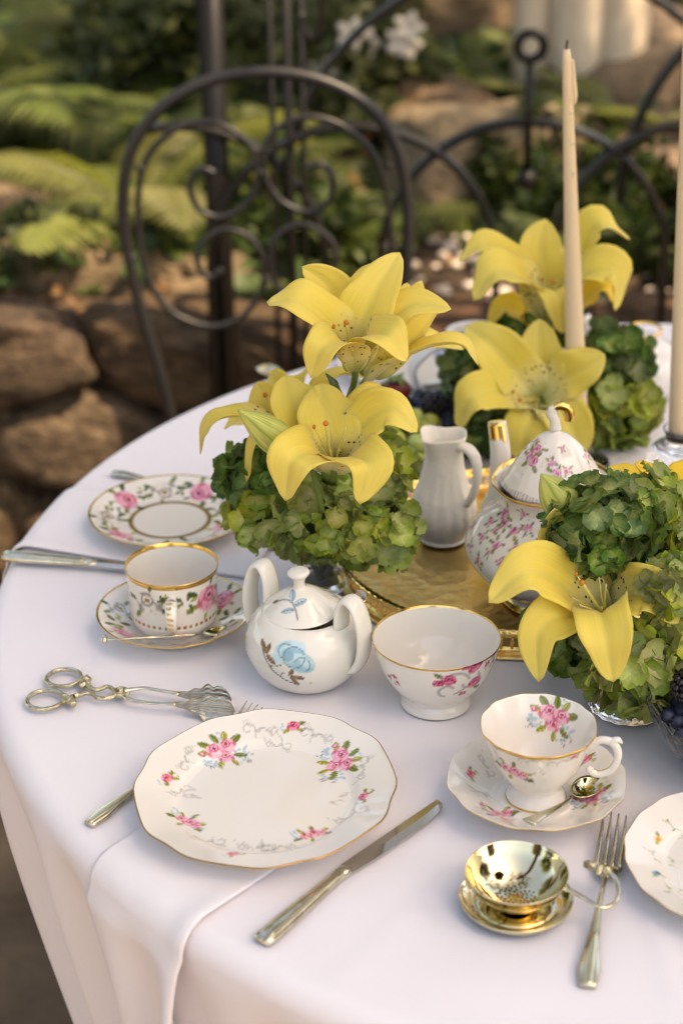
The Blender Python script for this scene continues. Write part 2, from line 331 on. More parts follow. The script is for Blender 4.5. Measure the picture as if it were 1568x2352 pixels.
sheet('planted_terrace', lambda X, Y: np.where(Y < 3.02, -.15, terr(X, Y)), np.concatenate([np.linspace(-24, -3, 12), np.linspace(-2.8, 2.8, 50), np.linspace(3, 24, 12)]),
      np.concatenate([[3.0, 3.03], np.linspace(3.06, 7, 50), np.linspace(7.5, 26, 14)]), M['soil'])
def ont(px, py):
    """where the sight line meets the planted terrace"""
    k = ray(px, py); t = 3.3 / k[1]
    for _ in range(400):
        p = CAM + k * t
        if p[2] < terr(p[0], p[1]): break
        t += .02
    return np.array([p[0], p[1], float(terr(p[0], p[1]))])
# retaining wall of fieldstones, each stone its own piece
wall = thing('stone_wall', 'low dry-stone retaining wall of rough brown fieldstones behind the chair', 'wall', (0, 3.02, 0))
obj('wall_core', box((0, .075, .17), (7.2, .09, .38)), M['soil'], wall)
def boxy(vf, p=.62):
    v = np.asarray(vf[0]); return np.sign(v) * np.abs(v) ** p, vf[1]
stones = [mesh_data('stone', *boxy(lump(1., 4, .42, 1.5, s)), M['stone']) for s in range(8)]
rnd = random.Random(4); z = 0.
for row, (hh, yy) in enumerate([(.17, 0.), (.15, .01), (.13, .02)]):
    x = -3.4 + rnd.random() * .1
    while x < 3.4:
        w = rnd.uniform(.15, .46) * (1.15 if row == 2 else 1)
        if -1.5 < x < 1.9:
            o = link('stone', rnd.choice(stones), wall, (x + w / 2, yy + rnd.uniform(-.015, .015), z + hh / 2 + rnd.uniform(-.012, .012)))
            o.scale = (w * .50, .10 + rnd.uniform(-.015, .02), hh * .55 * rnd.uniform(.9, 1.2)); o.rotation_euler = (rnd.uniform(-.1, .1), rnd.uniform(-.2, .2), rnd.uniform(-.15, .15))
        x += w
    z += hh * .97
# ledge rocks and slabs on the terrace
rocks = [mesh_data('rock', *boxy(lump(1., 4, .38, 1.2, s + 20), .7), M['ledge']) for s in range(5)]
RK = [(120, 510, .26, .12, .06, 'flat tan ledge rock under the arching fern frond'), (60, 580, .2, .1, .05, 'flat dark-shadowed slab beneath the tan ledge rock'),
      (200, 800, .17, .1, .07, 'broad tan capstone rock on the wall beside the ivy'), (40, 820, .15, .09, .06, 'sunlit tan capstone on the wall end by the ivy'),
      (460, 800, .12, .08, .05, 'pale grey capstone on the wall behind the chair back'),
      (1120, 430, .22, .14, .13, 'large tan boulder framed by the iron fence arch'), (1010, 330, .16, .12, .1, 'brown boulder in front of the moss below the pale trunks'),
      (950, 60, .30, .16, .14, 'pinkish tan boulder above the white blossoms'), (1480, 470, .22, .16, .1, 'tan boulder beyond the right fence arch'),
      (1330, 330, .25, .15, .05, 'low tan slab at the foot of the pale trunks'), (1500, 180, .3, .2, .1, 'wide brown slab behind the ferns near the pale trunks')]
for i, (px, py, w, d, h, lab) in enumerate(RK):
    p = ont(px, py); o = link('garden_rock', rocks[i % 5]); o.location = (p[0], p[1], p[2] + h * .3); o.scale = (w, d, h); o.rotation_euler = (0, 0, i * 1.3 if h > .09 else .1)
    tag(o, lab, 'rock', 'rocks on the planted terrace')
# ---------------------------------------------------------------- leaves, ferns, trees
def leaves_mesh(C, Nrm, size, seed=0, aspect=.55, fold=.25):
    """one pointed folded leaf (4 faces) at each centre"""
    r = np.random.default_rng(seed); n = len(C); Nrm = Nrm / (np.linalg.norm(Nrm, axis=1)[:, None] + 1e-9)
    t = r.normal(size=(n, 3)); t -= (t * Nrm).sum(1)[:, None] * Nrm; t /= np.linalg.norm(t, axis=1)[:, None] + 1e-9; b = np.cross(Nrm, t)
    s = (size * r.uniform(.6, 1.35, n))[:, None]
    pts = [C - t * s * .5, C - b * s * aspect * .5 - t * s * .05 + Nrm * s * fold * .5, C + t * s * .5 - Nrm * s * .12, C + b * s * aspect * .5 - t * s * .05 + Nrm * s * fold * .5, C - t * s * .02]
    V = np.stack(pts, 1).reshape(-1, 3); k = np.arange(n)[:, None] * 5
    return V, np.concatenate([k + np.array([[0, 4, 1]]), k + np.array([[1, 4, 2]]), k + np.array([[0, 3, 4]]), k + np.array([[4, 3, 2]])])
def cloud(n, rad, clusters, spread, seed=0):
    r = np.random.default_rng(seed); c = r.normal(size=(clusters, 3)); c /= np.linalg.norm(c, axis=1)[:, None]; c *= r.uniform(.25, 1., (clusters, 1)) ** .6 * np.asarray(rad)
    k = r.integers(0, clusters, n); P = c[k] + r.normal(size=(n, 3)) * spread * r.uniform(.6, 1.3, clusters)[k][:, None]
    Nn = P / np.asarray(rad) * .5 + r.normal(size=(n, 3)) * .7 + np.array([0, 0, .5]); return P, Nn
def frond(length, width, droop, npin, seed):
    r = random.Random(seed); V = []; Fc = []
    t = np.linspace(0, 1, 14); path = np.stack([np.zeros(14), length * (t - .12 * t ** 3), length * (.75 * t - droop * t * t)], 1)
    v, f = sweep(path, [.004, .0008], n=14, seg=4); V.append(v); Fc += f; n = len(v)
    for k in range(npin):
        u = .12 + .88 * k / npin; p = np.array([np.interp(u, t, path[:, i]) for i in range(3)]); q = np.array([np.interp(min(u + .03, 1), t, path[:, i]) for i in range(3)])
        tg = (q - p) / (np.linalg.norm(q - p) + 1e-9); L_ = width * (math.sin(math.pi * min(1, u * .93 + .1)) ** .8) * (.9 + .2 * r.random()) + .01
        for sgn in (-1, 1):
            d = np.array([sgn, 0, 0]) * .93 + tg * .35 + np.array([0, 0, -.12 - .1 * r.random()]); w = length / npin * .40
            a = p + tg * w * .9; b = p - tg * w * .9; mid = p + d * L_ * .55; m1 = mid + tg * w * .8; m2 = mid - tg * w * .8; tip = p + d * L_ + np.array([0, 0, -.12 * L_])
            V.append(np.array([b, a, m1, m2, tip, mid + np.array([0, 0, .012 * L_ * 4])])); Fc += [(n, n + 1, n + 2, n + 5), (n, n + 5, n + 3), (n + 2, n + 4, n + 5), (n + 5, n + 4, n + 3)]; n += 6
    return np.concatenate(V), Fc
FR = {k: [mesh_data('frond', *frond(.46, .10, dr, 24, s), M[k], smooth=False) for s, dr in ((1, .62), (2, .85), (3, .42))] for k in ('fern', 'fern_light')}
def fern(px, py, size, n, lab, kind='fern', spin=0., lift=0., arc=(0, 360)):
    p = ont(px, py); t = thing('fern', lab, 'fern', (p[0], p[1], p[2] + lift), (0, 0, spin), 'ferns growing on the terrace'); r = random.Random(px * 7 + py)
    for k in range(n):
        o = link('frond', FR[kind][k % 3], t); o.rotation_euler = (r.uniform(-.25, .15), r.uniform(-.15, .15), math.radians(arc[0] + (arc[1] - arc[0]) * k / n + r.uniform(-12, 12))); s = size * r.uniform(.8, 1.15); o.scale = (s, s, s)
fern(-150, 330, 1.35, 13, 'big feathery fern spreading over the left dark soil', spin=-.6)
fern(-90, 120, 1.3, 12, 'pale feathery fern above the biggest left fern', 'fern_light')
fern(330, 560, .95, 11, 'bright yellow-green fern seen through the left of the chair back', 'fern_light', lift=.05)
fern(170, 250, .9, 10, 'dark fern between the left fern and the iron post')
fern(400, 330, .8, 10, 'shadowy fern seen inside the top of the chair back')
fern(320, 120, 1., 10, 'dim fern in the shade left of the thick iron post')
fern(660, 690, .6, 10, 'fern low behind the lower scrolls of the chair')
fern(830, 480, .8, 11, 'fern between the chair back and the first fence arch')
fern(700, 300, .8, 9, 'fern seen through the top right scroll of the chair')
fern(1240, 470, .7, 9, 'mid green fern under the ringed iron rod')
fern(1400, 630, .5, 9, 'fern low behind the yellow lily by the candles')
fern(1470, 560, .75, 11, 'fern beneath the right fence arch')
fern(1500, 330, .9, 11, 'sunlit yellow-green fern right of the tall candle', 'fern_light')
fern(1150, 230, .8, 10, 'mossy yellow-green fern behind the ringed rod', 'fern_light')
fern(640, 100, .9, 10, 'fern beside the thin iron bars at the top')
# ground cover, fallen leaves: uncountable
def scatter(n, x0, x1, y0, y1, seed):
    r = np.random.default_rng(seed); x = r.uniform(x0, x1, n); y = r.uniform(y0, y1, n); return x, y, r
x, y, r = scatter(5200, -1.9, 1.9, 3.12, 6.2, 1); pc = ont(1080, 570); keep = ((fbm(x, y, 2.2, 1.) > .05) | (y < 3.5)) & (np.hypot(x - pc[0], (y - pc[1]) * .8) > .38) & ((x < .15) | (r.random(len(x)) > .45)); x, y = x[keep], y[keep]
C = np.stack([x, y, terr(x, y) + r.uniform(.01, .10, len(x))], 1); Nn = r.normal(size=(len(x), 3)) * .5 + np.array([0, -.4, 1])
o = obj('ivy_ground_cover', leaves_mesh(C, Nn, .06, 2, .8), M['ivy'], smooth=False); tag(o, 'dark ivy and low leafy ground cover over the terrace', 'ground cover', kind='stuff')
x, y, r = scatter(4200, -2.2, 2.2, 3.1, 6.8, 3); C = np.stack([x, y, terr(x, y) + r.uniform(.004, .03, len(x))], 1); Nn = r.normal(size=(len(x), 3)) * .35 + np.array([0, 0, 1])
o = obj('leaf_litter', leaves_mesh(C, Nn, .04, 4, .6), M['litter'], smooth=False); tag(o, 'dry brown fallen leaves scattered on the garden soil', 'leaf litter', kind='stuff')
pv = []; pf = []; nn_ = 0; q = random.Random(77)
for k in range(230):
    x, y = pc[0] + q.gauss(0, .17), pc[1] + q.gauss(0, .22); v, f = lump(q.uniform(.007, .016), 2, .25, 1.5, k, (1, .9, .6)); pv.append(v + np.array([x, y, float(terr(x, y)) + .006])); pf += [tuple(i + nn_ for i in t_) for t_ in f]; nn_ += len(v)
M['pebble'] = mat('dapple_pebble', (.70, .60, .50), .3)  # added stones, pale enough to read as sun dapples on the soil
o = obj('dapple_pebbles', (np.concatenate(pv), pf), M['pebble']); tag(o, 'pale pebbles added to stand in for sun dapples behind the fence arch', 'pebbles', kind='stuff')
def shrub(px, py, rad, n, leaf, lab, mk='shrub', seed=0, up=None):
    p = ont(px, py); t = thing('shrub', lab, 'shrub', tuple(p), group='shrubs on the terrace'); P, Nn = cloud(n, rad, 26, min(rad) * .25, seed); P[:, 2] += rad[2] * .9
    obj('foliage', leaves_mesh(P, Nn, leaf, seed), M[mk], t, smooth=False); rr = random.Random(seed)
    for k in range(4): obj('stem', sweep([(0, 0, -.03), (rr.uniform(-.3, .3) * rad[0], rr.uniform(-.3, .3) * rad[1], rad[2] * .6), (rr.uniform(-.6, .6) * rad[0], rr.uniform(-.6, .6) * rad[1], rad[2] * 1.3)], [.008, .003], n=8, seg=5), M['bark'], t)
    return t
s1 = shrub(850, 290, (.22, .2, .15), 1500, .05, 'dark green shrub with white blossoms above the chair back', seed=5)
for k in range(7):
    rr = random.Random(k + 50); V = []; Fc = []
    ct = np.array([rr.uniform(-.16, .08), rr.uniform(-.2, -.12), rr.uniform(.13, .3)])
    for a in range(5): V_, F_ = sweep([ct, ct + .02 * np.array([math.cos(a * 1.26), -.4, math.sin(a * 1.26)]), ct + .034 * np.array([math.cos(a * 1.26), -.2, math.sin(a * 1.26)])], [.003, .012, .003], [.001, .002, .001], n=7, seg=6, up=(0, -1, 0)); Fc += [tuple(i + len(V) for i in q) for q in F_]; V += list(V_)
    obj('blossom', (np.array(V), Fc), M['white_flower'], s1)
shrub(430, 230, (.25, .2, .17), 1500, .055, 'shadowed dark shrub behind the left of the chair hoop', seed=6)
shrub(720, 620, (.2, .14, .12), 1300, .045, 'leafy shrub seen through the lower chair scrolls', 'ivy', 7)
shrub(80, 690, (.3, .1, .06), 1500, .05, 'low ivy clump spilling over the left wall top', 'ivy', 8)
shrub(260, 700, (.2, .1, .05), 900, .05, 'low ivy clump on the wall beside the chair upright', 'ivy', 9)
shrub(1250, 480, (.22, .16, .10), 1200, .05, 'green shrub behind the tall candle', 'shrub', 10)
shrub(1530, 620, (.25, .16, .10), 1200, .05, 'dark green shrub low at the right behind the second candle', 'ivy', 11)
shrub(250, -150, (.5, .4, .5), 2600, .07, 'tall dim shrub at the back left of the terrace', 'shrub', 12)
shrub(640, -130, (.4, .3, .4), 2200, .07, 'tall shrub behind the thin iron bars', 'shrub', 13)
# pale multi-stem trees at the back and unseen trees, some added for their shade
crown_me = [mesh_data('crown', *leaves_mesh(*cloud(n, rad, 90, .30, sd), .15, sd), M['crown'], smooth=False) for n, rad, sd in ((9000, (1.9, 1.9, 1.35), 31), (8000, (1.7, 1.7, 1.5), 32))]
crown_me.append(mesh_data('crown', *leaves_mesh(*cloud(1100, (1.9, 1.9, 1.1), 34, .26, 33), .15, 33), M['crown'], smooth=False))
crown_me.append(mesh_data('crown', *leaves_mesh(*cloud(21000, (.90, .90, .42), 190, .13, 34), .11, 34), M['crown'], smooth=False))  # flat dense crown, shaped to cast its shade over the table
def tree(loc, hgt, lab, bark='bark', r0=.12, lean=(0, 0), crown=0, sc=1., spin=0., cofs=(0, 0, 0), group='trees around the garden'):
    t = thing('shade_tree', lab, 'tree', loc, (0, 0, spin), group)
    top = np.array([lean[0], lean[1], hgt])
    obj('trunk', sweep([(0, 0, -.1), top * .35 + np.array([.04, -.03, 0]), top * .7 + np.array([-.03, .04, 0]), top], [r0 * 1.3, r0, r0 * .85, r0 * .55], n=16, seg=12), M[bark], t); rr = random.Random(int(hgt * 100))
    for k in range(5):
        a = k * 1.3 + rr.random(); obj('limb', sweep([top * .82, top * .95 + np.array([math.cos(a) * .6, math.sin(a) * .6, .35]), top + np.array([math.cos(a) * 1.3, math.sin(a) * 1.3, .9])], [r0 * .5, r0 * .3, r0 * .08], n=10, seg=7), M[bark], t)
    if crown is not None:
        c = link('crown', crown_me[crown], t, tuple(top + np.array([0, 0, .7]) + np.asarray(cofs))); c.scale = (sc, sc, sc)
    return t
for i, (px, w, lab) in enumerate([(1215, .035, 'slim cream-barked trunk left of the tall candle tip'), (1318, .062, 'thickest cream-barked trunk behind the tall candle tip'), (1405, .045, 'cream-barked trunk right of the thickest pale trunk')]):
    p = ont(px, 235 + 12 * i); tree(tuple(p), 3.6, lab, 'pale_bark', w, (.1 * i - .1, .3), None if i != 1 else 2, .8, group='pale trunks at the back')
def over(p, h):
    q = Vector(p) + SUNDIR * ((h - p[2]) / SUNDIR.z); return q
q = over((.36, 1.55, .75), 4.6); tree((q.x + .9, q.y + .9, .55), 3.6, 'unseen leafy tree added to keep the sun off the tea table', r0=.10, lean=(-.9, -.9), crown=3, sc=1., cofs=(0, 0, -.25))  # added out of view, on the sun's path to the table
q = over((0., 4.3, .5), 5.2); tree((q.x + .6, q.y + .4, .9), 3.4, 'unseen leafy tree added to dapple the sun on the back of the terrace', lean=(-.5, -.3), crown=2, sc=1.05, cofs=(0, 0, .2), spin=2.2)  # added out of view, sparse crown lets sun through in patches
q = over((-1.7, 4.4, .5), 5.4); tree((q.x, q.y + .5, .9), 3.6, 'unseen tall tree added to shade the left of the terrace', lean=(0, -.4), crown=2, sc=1.0, spin=1.)  # added out of view on the sun's path to the left terrace
crown_me.append(mesh_data('crown', *leaves_mesh(*cloud(2200, (1.9, 1.9, .5), 70, .28, 36), .13, 36), M['crown'], smooth=False))
tree((-2.9, -1.2, 0), 3.7, 'unseen tall tree added to break up the sky over the tea table', r0=.14, lean=(3.0, 2.3), crown=4, sc=1., cofs=(0, 0, .1))  # added out of view, dims the zenith and breaks up reflections
for i, (x, y, sc, lab) in enumerate([(-4.5, 5.5, 1.25, 'garden tree beyond the left end of the stone wall'), (-7.4, .2, 1.3, 'garden tree on the open left side of the table'), (-9.5, -7.2, 1.2, 'garden tree to the left behind the photographer'),
                                      (1.6, -17.5, 1.2, 'garden tree straight behind the photographer'), (11.4, -7.2, 1.2, 'garden tree to the right behind the photographer'), (7.6, 1.6, 1.3, 'garden tree on the open right side of the table'), (.5, 9.5, 1.4, 'garden tree far behind the pale trunks')]):
    tree((x, y, 0 if y < 3 else float(terr(x, y))), 2.3 + .3 * (i % 3), lab, r0=.14, crown=i % 2, sc=sc, spin=i * 1.1)
# ================================================================ iron fence and chair
FY = 2.9
def fp(px, py): return ony(px, py, FY)
fmpx = np.linalg.norm(fp(1200, 400) - fp(810, 400)) / 390
f0 = fp(530, 800); fence = thing('iron_fence', 'black wrought-iron fence with interlaced arches and ringed rods behind the table', 'fence', (f0[0], FY, 0))
def fpart(name, vf, y=0.): return obj(name, (np.asarray(vf[0]) - np.array([f0[0], FY - y, 0]), vf[1]), M['iron'], fence)
fpart('post', join(box((f0[0] - .012, FY + .03, .62), (.038, .038, 1.3)), box((f0[0] - .012, FY + .03, 1.29), (.055, .055, .03)), box((f0[0] - .012, FY + .03, .012), (.09, .09, .02))))
for px in (632, 668, 700):
    p = fp(px, 500); fpart('bar', sweep([(p[0], FY, .02), (p[0], FY, 1.25)], .0052 if px != 668 else .008, n=2, seg=8))
zc = fp(1200, 607)[2]; rr_ = 335 * fmpx
for k in range(-1, 7):
    c = fp(1200 + 390 * (k - 1), 600); a = np.linspace(0, np.pi, 33)
    P = [(c[0] + rr_ * math.cos(t), FY + .012 * (k % 2), zc + rr_ * math.sin(t)) for t in a]; P = [(P[0][0], P[0][1], .08)] + P + [(P[-1][0], P[-1][1], .08)]
    if k < 0: P = P[:20]
    fpart('arch', sweep(P, .0062, .0145, raw=True, seg=16, up=(0, 1, 0), power=.4))
    if k >= 1:
        top = zc + rr_; fpart('rod', sweep([(c[0], FY - .012, top - .075), (c[0], FY - .012, top + .10)], .006, n=2, seg=8))
        fpart('rod_ring', ring((c[0], FY - .012, top + .122), .020, .0075, 28, 8, ay=(0, 0, 1)))
        fpart('rod_end', xf(lump(.017, 2, .0, 1), (c[0], FY - .012, top - .085)))
c = fp(1195, 480); R2 = 548 * fmpx
for k in (0, 1, 2):
    cx = c[0] + k * 780 * fmpx; a = np.linspace(0, np.pi, 41); fpart('large_arch', sweep([(cx + R2 * math.cos(t), FY + .03, c[2] + R2 * math.sin(t)) for t in a], .0062, .0145, raw=True, seg=16, up=(0, 1, 0), power=.4))
p = np.array([fp(*q) for q in [(740, -20), (738, 40), (722, 90), (700, 70), (690, 30)]]); fpart('scroll', sweep(p, .0055, n=20, seg=8, up=(0, 1, 0)))
for z in (.10, 1.22): fpart('rail', box((f0[0] + 1.15, FY + .03, z), (2.3, .022, .014)))
# chair
CY = 2.62
def cp(px, py): return ony(px, py, CY)
cb = cp(600, 500); CX = cb[0] + .005
chair = thing('garden_chair', 'dark grey wrought-iron garden chair with scrolled hoop back behind the tea table', 'chair', (CX, CY - .2, 0))
def cpart(name, vf, pr=None): return obj(name, (np.asarray(vf[0]) - np.array([CX, CY - .2, 0]), vf[1]), M['chair_iron'], pr or chair)
hoop = [(413, 1060), (392, 950), (360, 830), (318, 690), (291, 560), (283, 450), (304, 340), (371, 247), (480, 186), (610, 165), (740, 186), (848, 246), (912, 340), (934, 450), (936, 560), (926, 680), (895, 810), (868, 950), (850, 1060)]
hp = [cp(*q) for q in hoop]; zl = [np.array([hp[0][0] + .01, CY - .01, .0])]; zr = [np.array([hp[-1][0] - .01, CY - .01, .0])]
cpart('back_hoop', sweep(zl + hp + zr, .0086, n=110, seg=12, up=(0, 1, 0)))
scr = [(493, 398), (470, 388), (448, 396), (436, 431), (456, 478), (501, 499), (556, 479), (586, 436), (591, 386), (571, 331), (521, 292), (461, 280), (398, 301), (348, 346), (327, 391), (318, 451), (319, 526), (328, 596), (348, 656), (388, 711), (446, 742), (501, 749), (556, 727), (596, 676), (607, 626), (597, 576), (561, 538), (511, 528), (468, 556), (452, 591), (464, 626), (487, 637), (509, 618)]
cpart('back_scroll', sweep([cp(*q) for q in scr], .0048, n=170, seg=9, up=(0, 1, 0)))
ax = lambda y: 598 + (y - 390) * .07
cpart('back_scroll', sweep([cp(2 * ax(y) - x, y - 12) for x, y in scr], .0048, n=170, seg=9, up=(0, 1, 0)))
for (x, y) in ((305, 590), (905, 590), (322, 385), (893, 380), (598, 395), (613, 640)): cpart('weld', xf(lump(.0066, 2, .1, 1), cp(x, y)))
sx, sy = CX + 0., CY - .22
cpart('seat', xf(lathe([(0, .440), (.185, .440), (.195, .447), (.195, .456), (.185, .462), (0, .458)], 40, 3), (sx, sy, 0)))
for a in (45, 135):
    x, y = sx + .16 * math.cos(math.radians(a)), sy - .16 * math.sin(math.radians(a)); cpart('leg', sweep([(x, y, .45), (x * 1.0 + (x - sx) * .15, y - .015, .2), (x + (x - sx) * .35, y - .04, 0)], .008, n=10, seg=9))
cpart('stretcher', sweep([(sx - .13, sy - .12, .25), (sx, sy - .02, .27), (sx + .13, sy - .12, .25)], .005, n=12, seg=8))
# ================================================================ table and cloth
TX, TY, TR = .3575, 1.544, .664
table = thing('round_table', 'round garden table hidden beneath the white tablecloth', 'table', (TX, TY, 0))
obj('table_top', lathe([(0, T - .035), (TR - .03, T - .035), (TR - .012, T - .03), (TR - .01, T - .012), (TR - .016, T - .006), (0, T - .006)], 64), M['table_wood'], table)
obj('pedestal', lathe([(0, .03), (.10, .03), (.09, .06), (.045, .12), (.04, .5), (.06, .66), (.16, T - .036), (0, T - .036)], 32, 3), M['table_wood'], table)
for k in range(4):
    a = k * math.pi / 2 + .6; obj('foot', sweep([(.05 * math.cos(a), .05 * math.sin(a), .10), (.2 * math.cos(a), .2 * math.sin(a), .07), (.34 * math.cos(a), .34 * math.sin(a), .0)], [.03, .025, .02], n=10, seg=8), M['table_wood'], table)
NAP = []                                     # (angle of the napkin, half angle)
def napkin_frame(a, b, other):
    a, b, o = onz(*a)[:2], onz(*b)[:2], onz(*other)[:2]; d = (b - a) / np.linalg.norm(b - a); pr = np.array([-d[1], d[0]])
    if (o - a) @ pr < 0: pr = -pr
    return a, d, pr, (o - a) @ pr
NF = [napkin_frame((612, 2004), (436, 2128), (222, 1980)), napkin_frame((300, 1290), (20, 1254), (140, 1123))]
for a, d, pr, w in NF:
    mid = a + pr * w / 2; c = mid - np.array([TX, TY]); t = -(c @ d) + math.sqrt(max((c @ d) ** 2 - c @ c + TR ** 2, 0)); e = c + d * t; NAP.append(math.atan2(e[1], e[0]))
def skirt_fold(th, l):
    k = .6 + .4 * np.sin(2.3 * th + 1.); f = np.cos(33 * th + 1.2 * np.sin(3 * th) + .6) * .7 + .45 * np.cos(51 * th + 2. + np.sin(5 * th))
    for i, na in enumerate(NAP):
        dd = (th - na + np.pi) % (2 * np.pi) - np.pi; f = f * (1 - np.exp(-(dd / .11) ** 2))
    return .026 * k * f * (1 - np.exp(-l / .07)) - .20 * np.maximum(l - .01, 0)
nth = 480; th = np.linspace(0, 2 * np.pi, nth, endpoint=False)
rows = []
creases = [(onz(1478, 2040)[:2], onz(1568, 2360)[:2], .0016, .004), (onz(1040, 2000)[:2], onz(700, 2330)[:2], .0005, .010), (onz(120, 1420)[:2], onz(330, 1560)[:2], .0005, .012), (onz(1350, 2290)[:2], onz(900, 2230)[:2], .0005, .012), (onz(560, 2240)[:2], onz(640, 2130)[:2], .0012, .010)]
def top_h(x, y):
    h = .0006 * fbm(x, y, 9., 2.)
    for a, b, amp, w in creases:
        d = b - a; ln = np.linalg.norm(d); d /= ln; t = (x - a[0]) * d[0] + (y - a[1]) * d[1]; s_ = np.abs(-(x - a[0]) * d[1] + (y - a[1]) * d[0]); h = h + amp * np.exp(-(s_ / w) ** 2) * np.clip(t / .03, 0, 1) * np.clip((ln - t) / .03, 0, 1)
    return h
for r in np.concatenate([[.001], np.linspace(.01, TR, 150)]):
    x, y = TX + r * np.cos(th), TY + r * np.sin(th); rows.append(np.stack([x - TX, y - TY, T - .0012 + top_h(x, y)], 1))
for a in np.linspace(.2, np.pi / 2, 7): rows.append(np.stack([(TR + .018 * math.sin(a)) * np.cos(th), (TR + .018 * math.sin(a)) * np.sin(th), np.full(nth, T - .0012 - .018 * (1 - math.cos(a)))], 1))
for l in np.linspace(.012, .40, 44):
    rf = TR + .018 + skirt_fold(th, l); rows.append(np.stack([rf * np.cos(th), rf * np.sin(th), T - .019 - l + .012 * np.cos(2 * th) * (l / .4)], 1))
G = np.stack(rows); cloth = obj('tablecloth', (G.reshape(-1, 3), grid_faces(len(rows), nth, True, flip=True)), M['cloth'], loc=(TX, TY, 0)); tag(cloth, 'plain white tablecloth draped over the round table in soft folds', 'tablecloth')
def napkin(fr, vback, drop, lab, roll_side):
    a, d, pr, w = fr; nu, rows = 40, []; us = np.linspace(-.004, w + .004, nu); out = np.zeros((nu, 0, 3))
    n1, n2, n3 = 34, 8, 34; P = np.zeros((nu, n1 + n2 + n3, 3))
    for i, u in enumerate(us):
        c = a + pr * u - np.array([TX, TY]); b = c @ d; t = -b + math.sqrt(max(b * b - c @ c + (TR - .002) ** 2, 0))
        f = u / w; edge = math.exp(-((f - roll_side) / .13) ** 2); hump = math.exp(-((f - .5) / .3) ** 2)
        for j in range(n1):
            q = c + d * (-vback + (t + vback) * j / (n1 - 1)); P[i, j] = (q[0], q[1], T + .0016 + .0010 * hump + edge * .004 * (j / n1) ** 3)
        e = c + d * t; dn = d * .55 + e / np.linalg.norm(e) * .45; dn /= np.linalg.norm(dn)
        for j in range(n2):
            an = (j + 1) / n2 * math.pi / 2; R_ = .0225 + .004 * edge; q = e + dn * R_ * math.sin(an); P[i, n1 + j] = (q[0], q[1], T + .0016 - R_ * (1 - math.cos(an)) + edge * .004)
        for j in range(n3):
            l = (j + 1) / n3 * drop; s_ = 1 - math.exp(-l / .09); sway = (.012 * math.sin(f * 9 + 1) + .010 * math.sin(f * 5.2 + 2.)) * s_ + edge * .022 * s_ - .15 * l
            q = e + dn * (.0225 + .006 + sway); q = q - pr * (f - .5) * w * .12 * s_; P[i, n1 + n2 + j] = (q[0], q[1], T - .021 - l)
    V = P.reshape(-1, 3); o = obj('napkin', (V, grid_faces(nu, P.shape[1])), M['napkin'], loc=(TX, TY, 0)); so = o.modifiers.new('thick', 'SOLIDIFY'); so.thickness = .0012; so.offset = 0
    tag(o, lab, 'napkin', 'napkins under the plates'); return o
napkin(NF[0], .09, .33, 'white napkin under the scalloped dinner plate, hanging over the table edge', 0.)
napkin(NF[1], .12, .25, 'white napkin under the rose-bordered tea plate, hanging over the table edge', 0.)
# ================================================================ printed china
CREAM = np.array(lin(238, 231, 220)) * .93; GOLD = (.80, .50, .14)
def E(cx, cy, rx, ry, rot, col, al=1., soft=6.): return ('E', cx, cy, rx, ry, math.radians(rot), lin(*col), al, soft)
def Ln(pts, w, col, al=1.): return ('L', np.asarray(pts, float), w, lin(*col), al)
PINK = ((206, 92, 124), (240, 178, 190), (216, 116, 142), (158, 36, 72)); RED = ((170, 36, 76), (222, 120, 150), (190, 62, 100), (116, 16, 46))
WHITE_ROSE = ((142, 134, 122), (226, 220, 208), (176, 168, 156), (150, 112, 60)); BLUE = ((140, 178, 190), (186, 210, 214), (158, 192, 202), (92, 136, 152))
def rose(cx, cy, r, pal=PINK, rot=0):
    o, l, m_, d = pal; c, s = math.cos(math.radians(rot)), math.sin(math.radians(rot))
    def p(x, y, rx, ry, a, col, al=1.): return E(cx + (x * c - y * s) * r, cy + (x * s + y * c) * r, rx * r, ry * r, a + rot, col, al)
    return [p(0, 0, 1, .9, 0, o), p(-.5, .25, .45, .5, 30, l), p(.5, .2, .45, .5, -30, l), p(0, -.5, .75, .38, 0, l), p(0, -.12, .72, .5, 0, m_), p(0, -.28, .6, .28, 0, l), p(0, .25, .55, .48, 0, o), p(.02, .3, .38, .34, 0, l), p(.02, .25, .24, .2, 0, d), p(-.75, -.4, .25, .3, 20, o, .7), p(.78, -.35, .25, .3, -20, o, .7)]
LEAF = (112, 122, 48); LEAFD = (66, 84, 44); LEAFY = (160, 156, 66)
def leaf(cx, cy, ln, ang, col=LEAF, w=.52):
    a = math.radians(ang); dx, dy = math.cos(a) * ln / 2, math.sin(a) * ln / 2
    return [E(cx + dx, cy + dy, ln / 2, ln * w / 2, ang, col), E(cx + dx * .9 - dy * .16, cy + dy * .9 + dx * .16, ln * .4, ln * w * .16, ang, tuple(min(255, int(v * 1.3)) for v in col), .7), Ln([(cx, cy), (cx + dx * 2, cy + dy * 2)], .02, tuple(int(v * .6) for v in col), .8)]
def dots(seed, n, x0, x1, y0, y1, r, col, al=.8):
    q = random.Random(seed); return [E(q.uniform(x0, x1), q.uniform(y0, y1), r * q.uniform(.7, 1.4), r * q.uniform(.6, 1.1), q.uniform(0, 180), col, al) for _ in range(n)]
SKY = (160, 186, 200); GREY = (138, 134, 130)
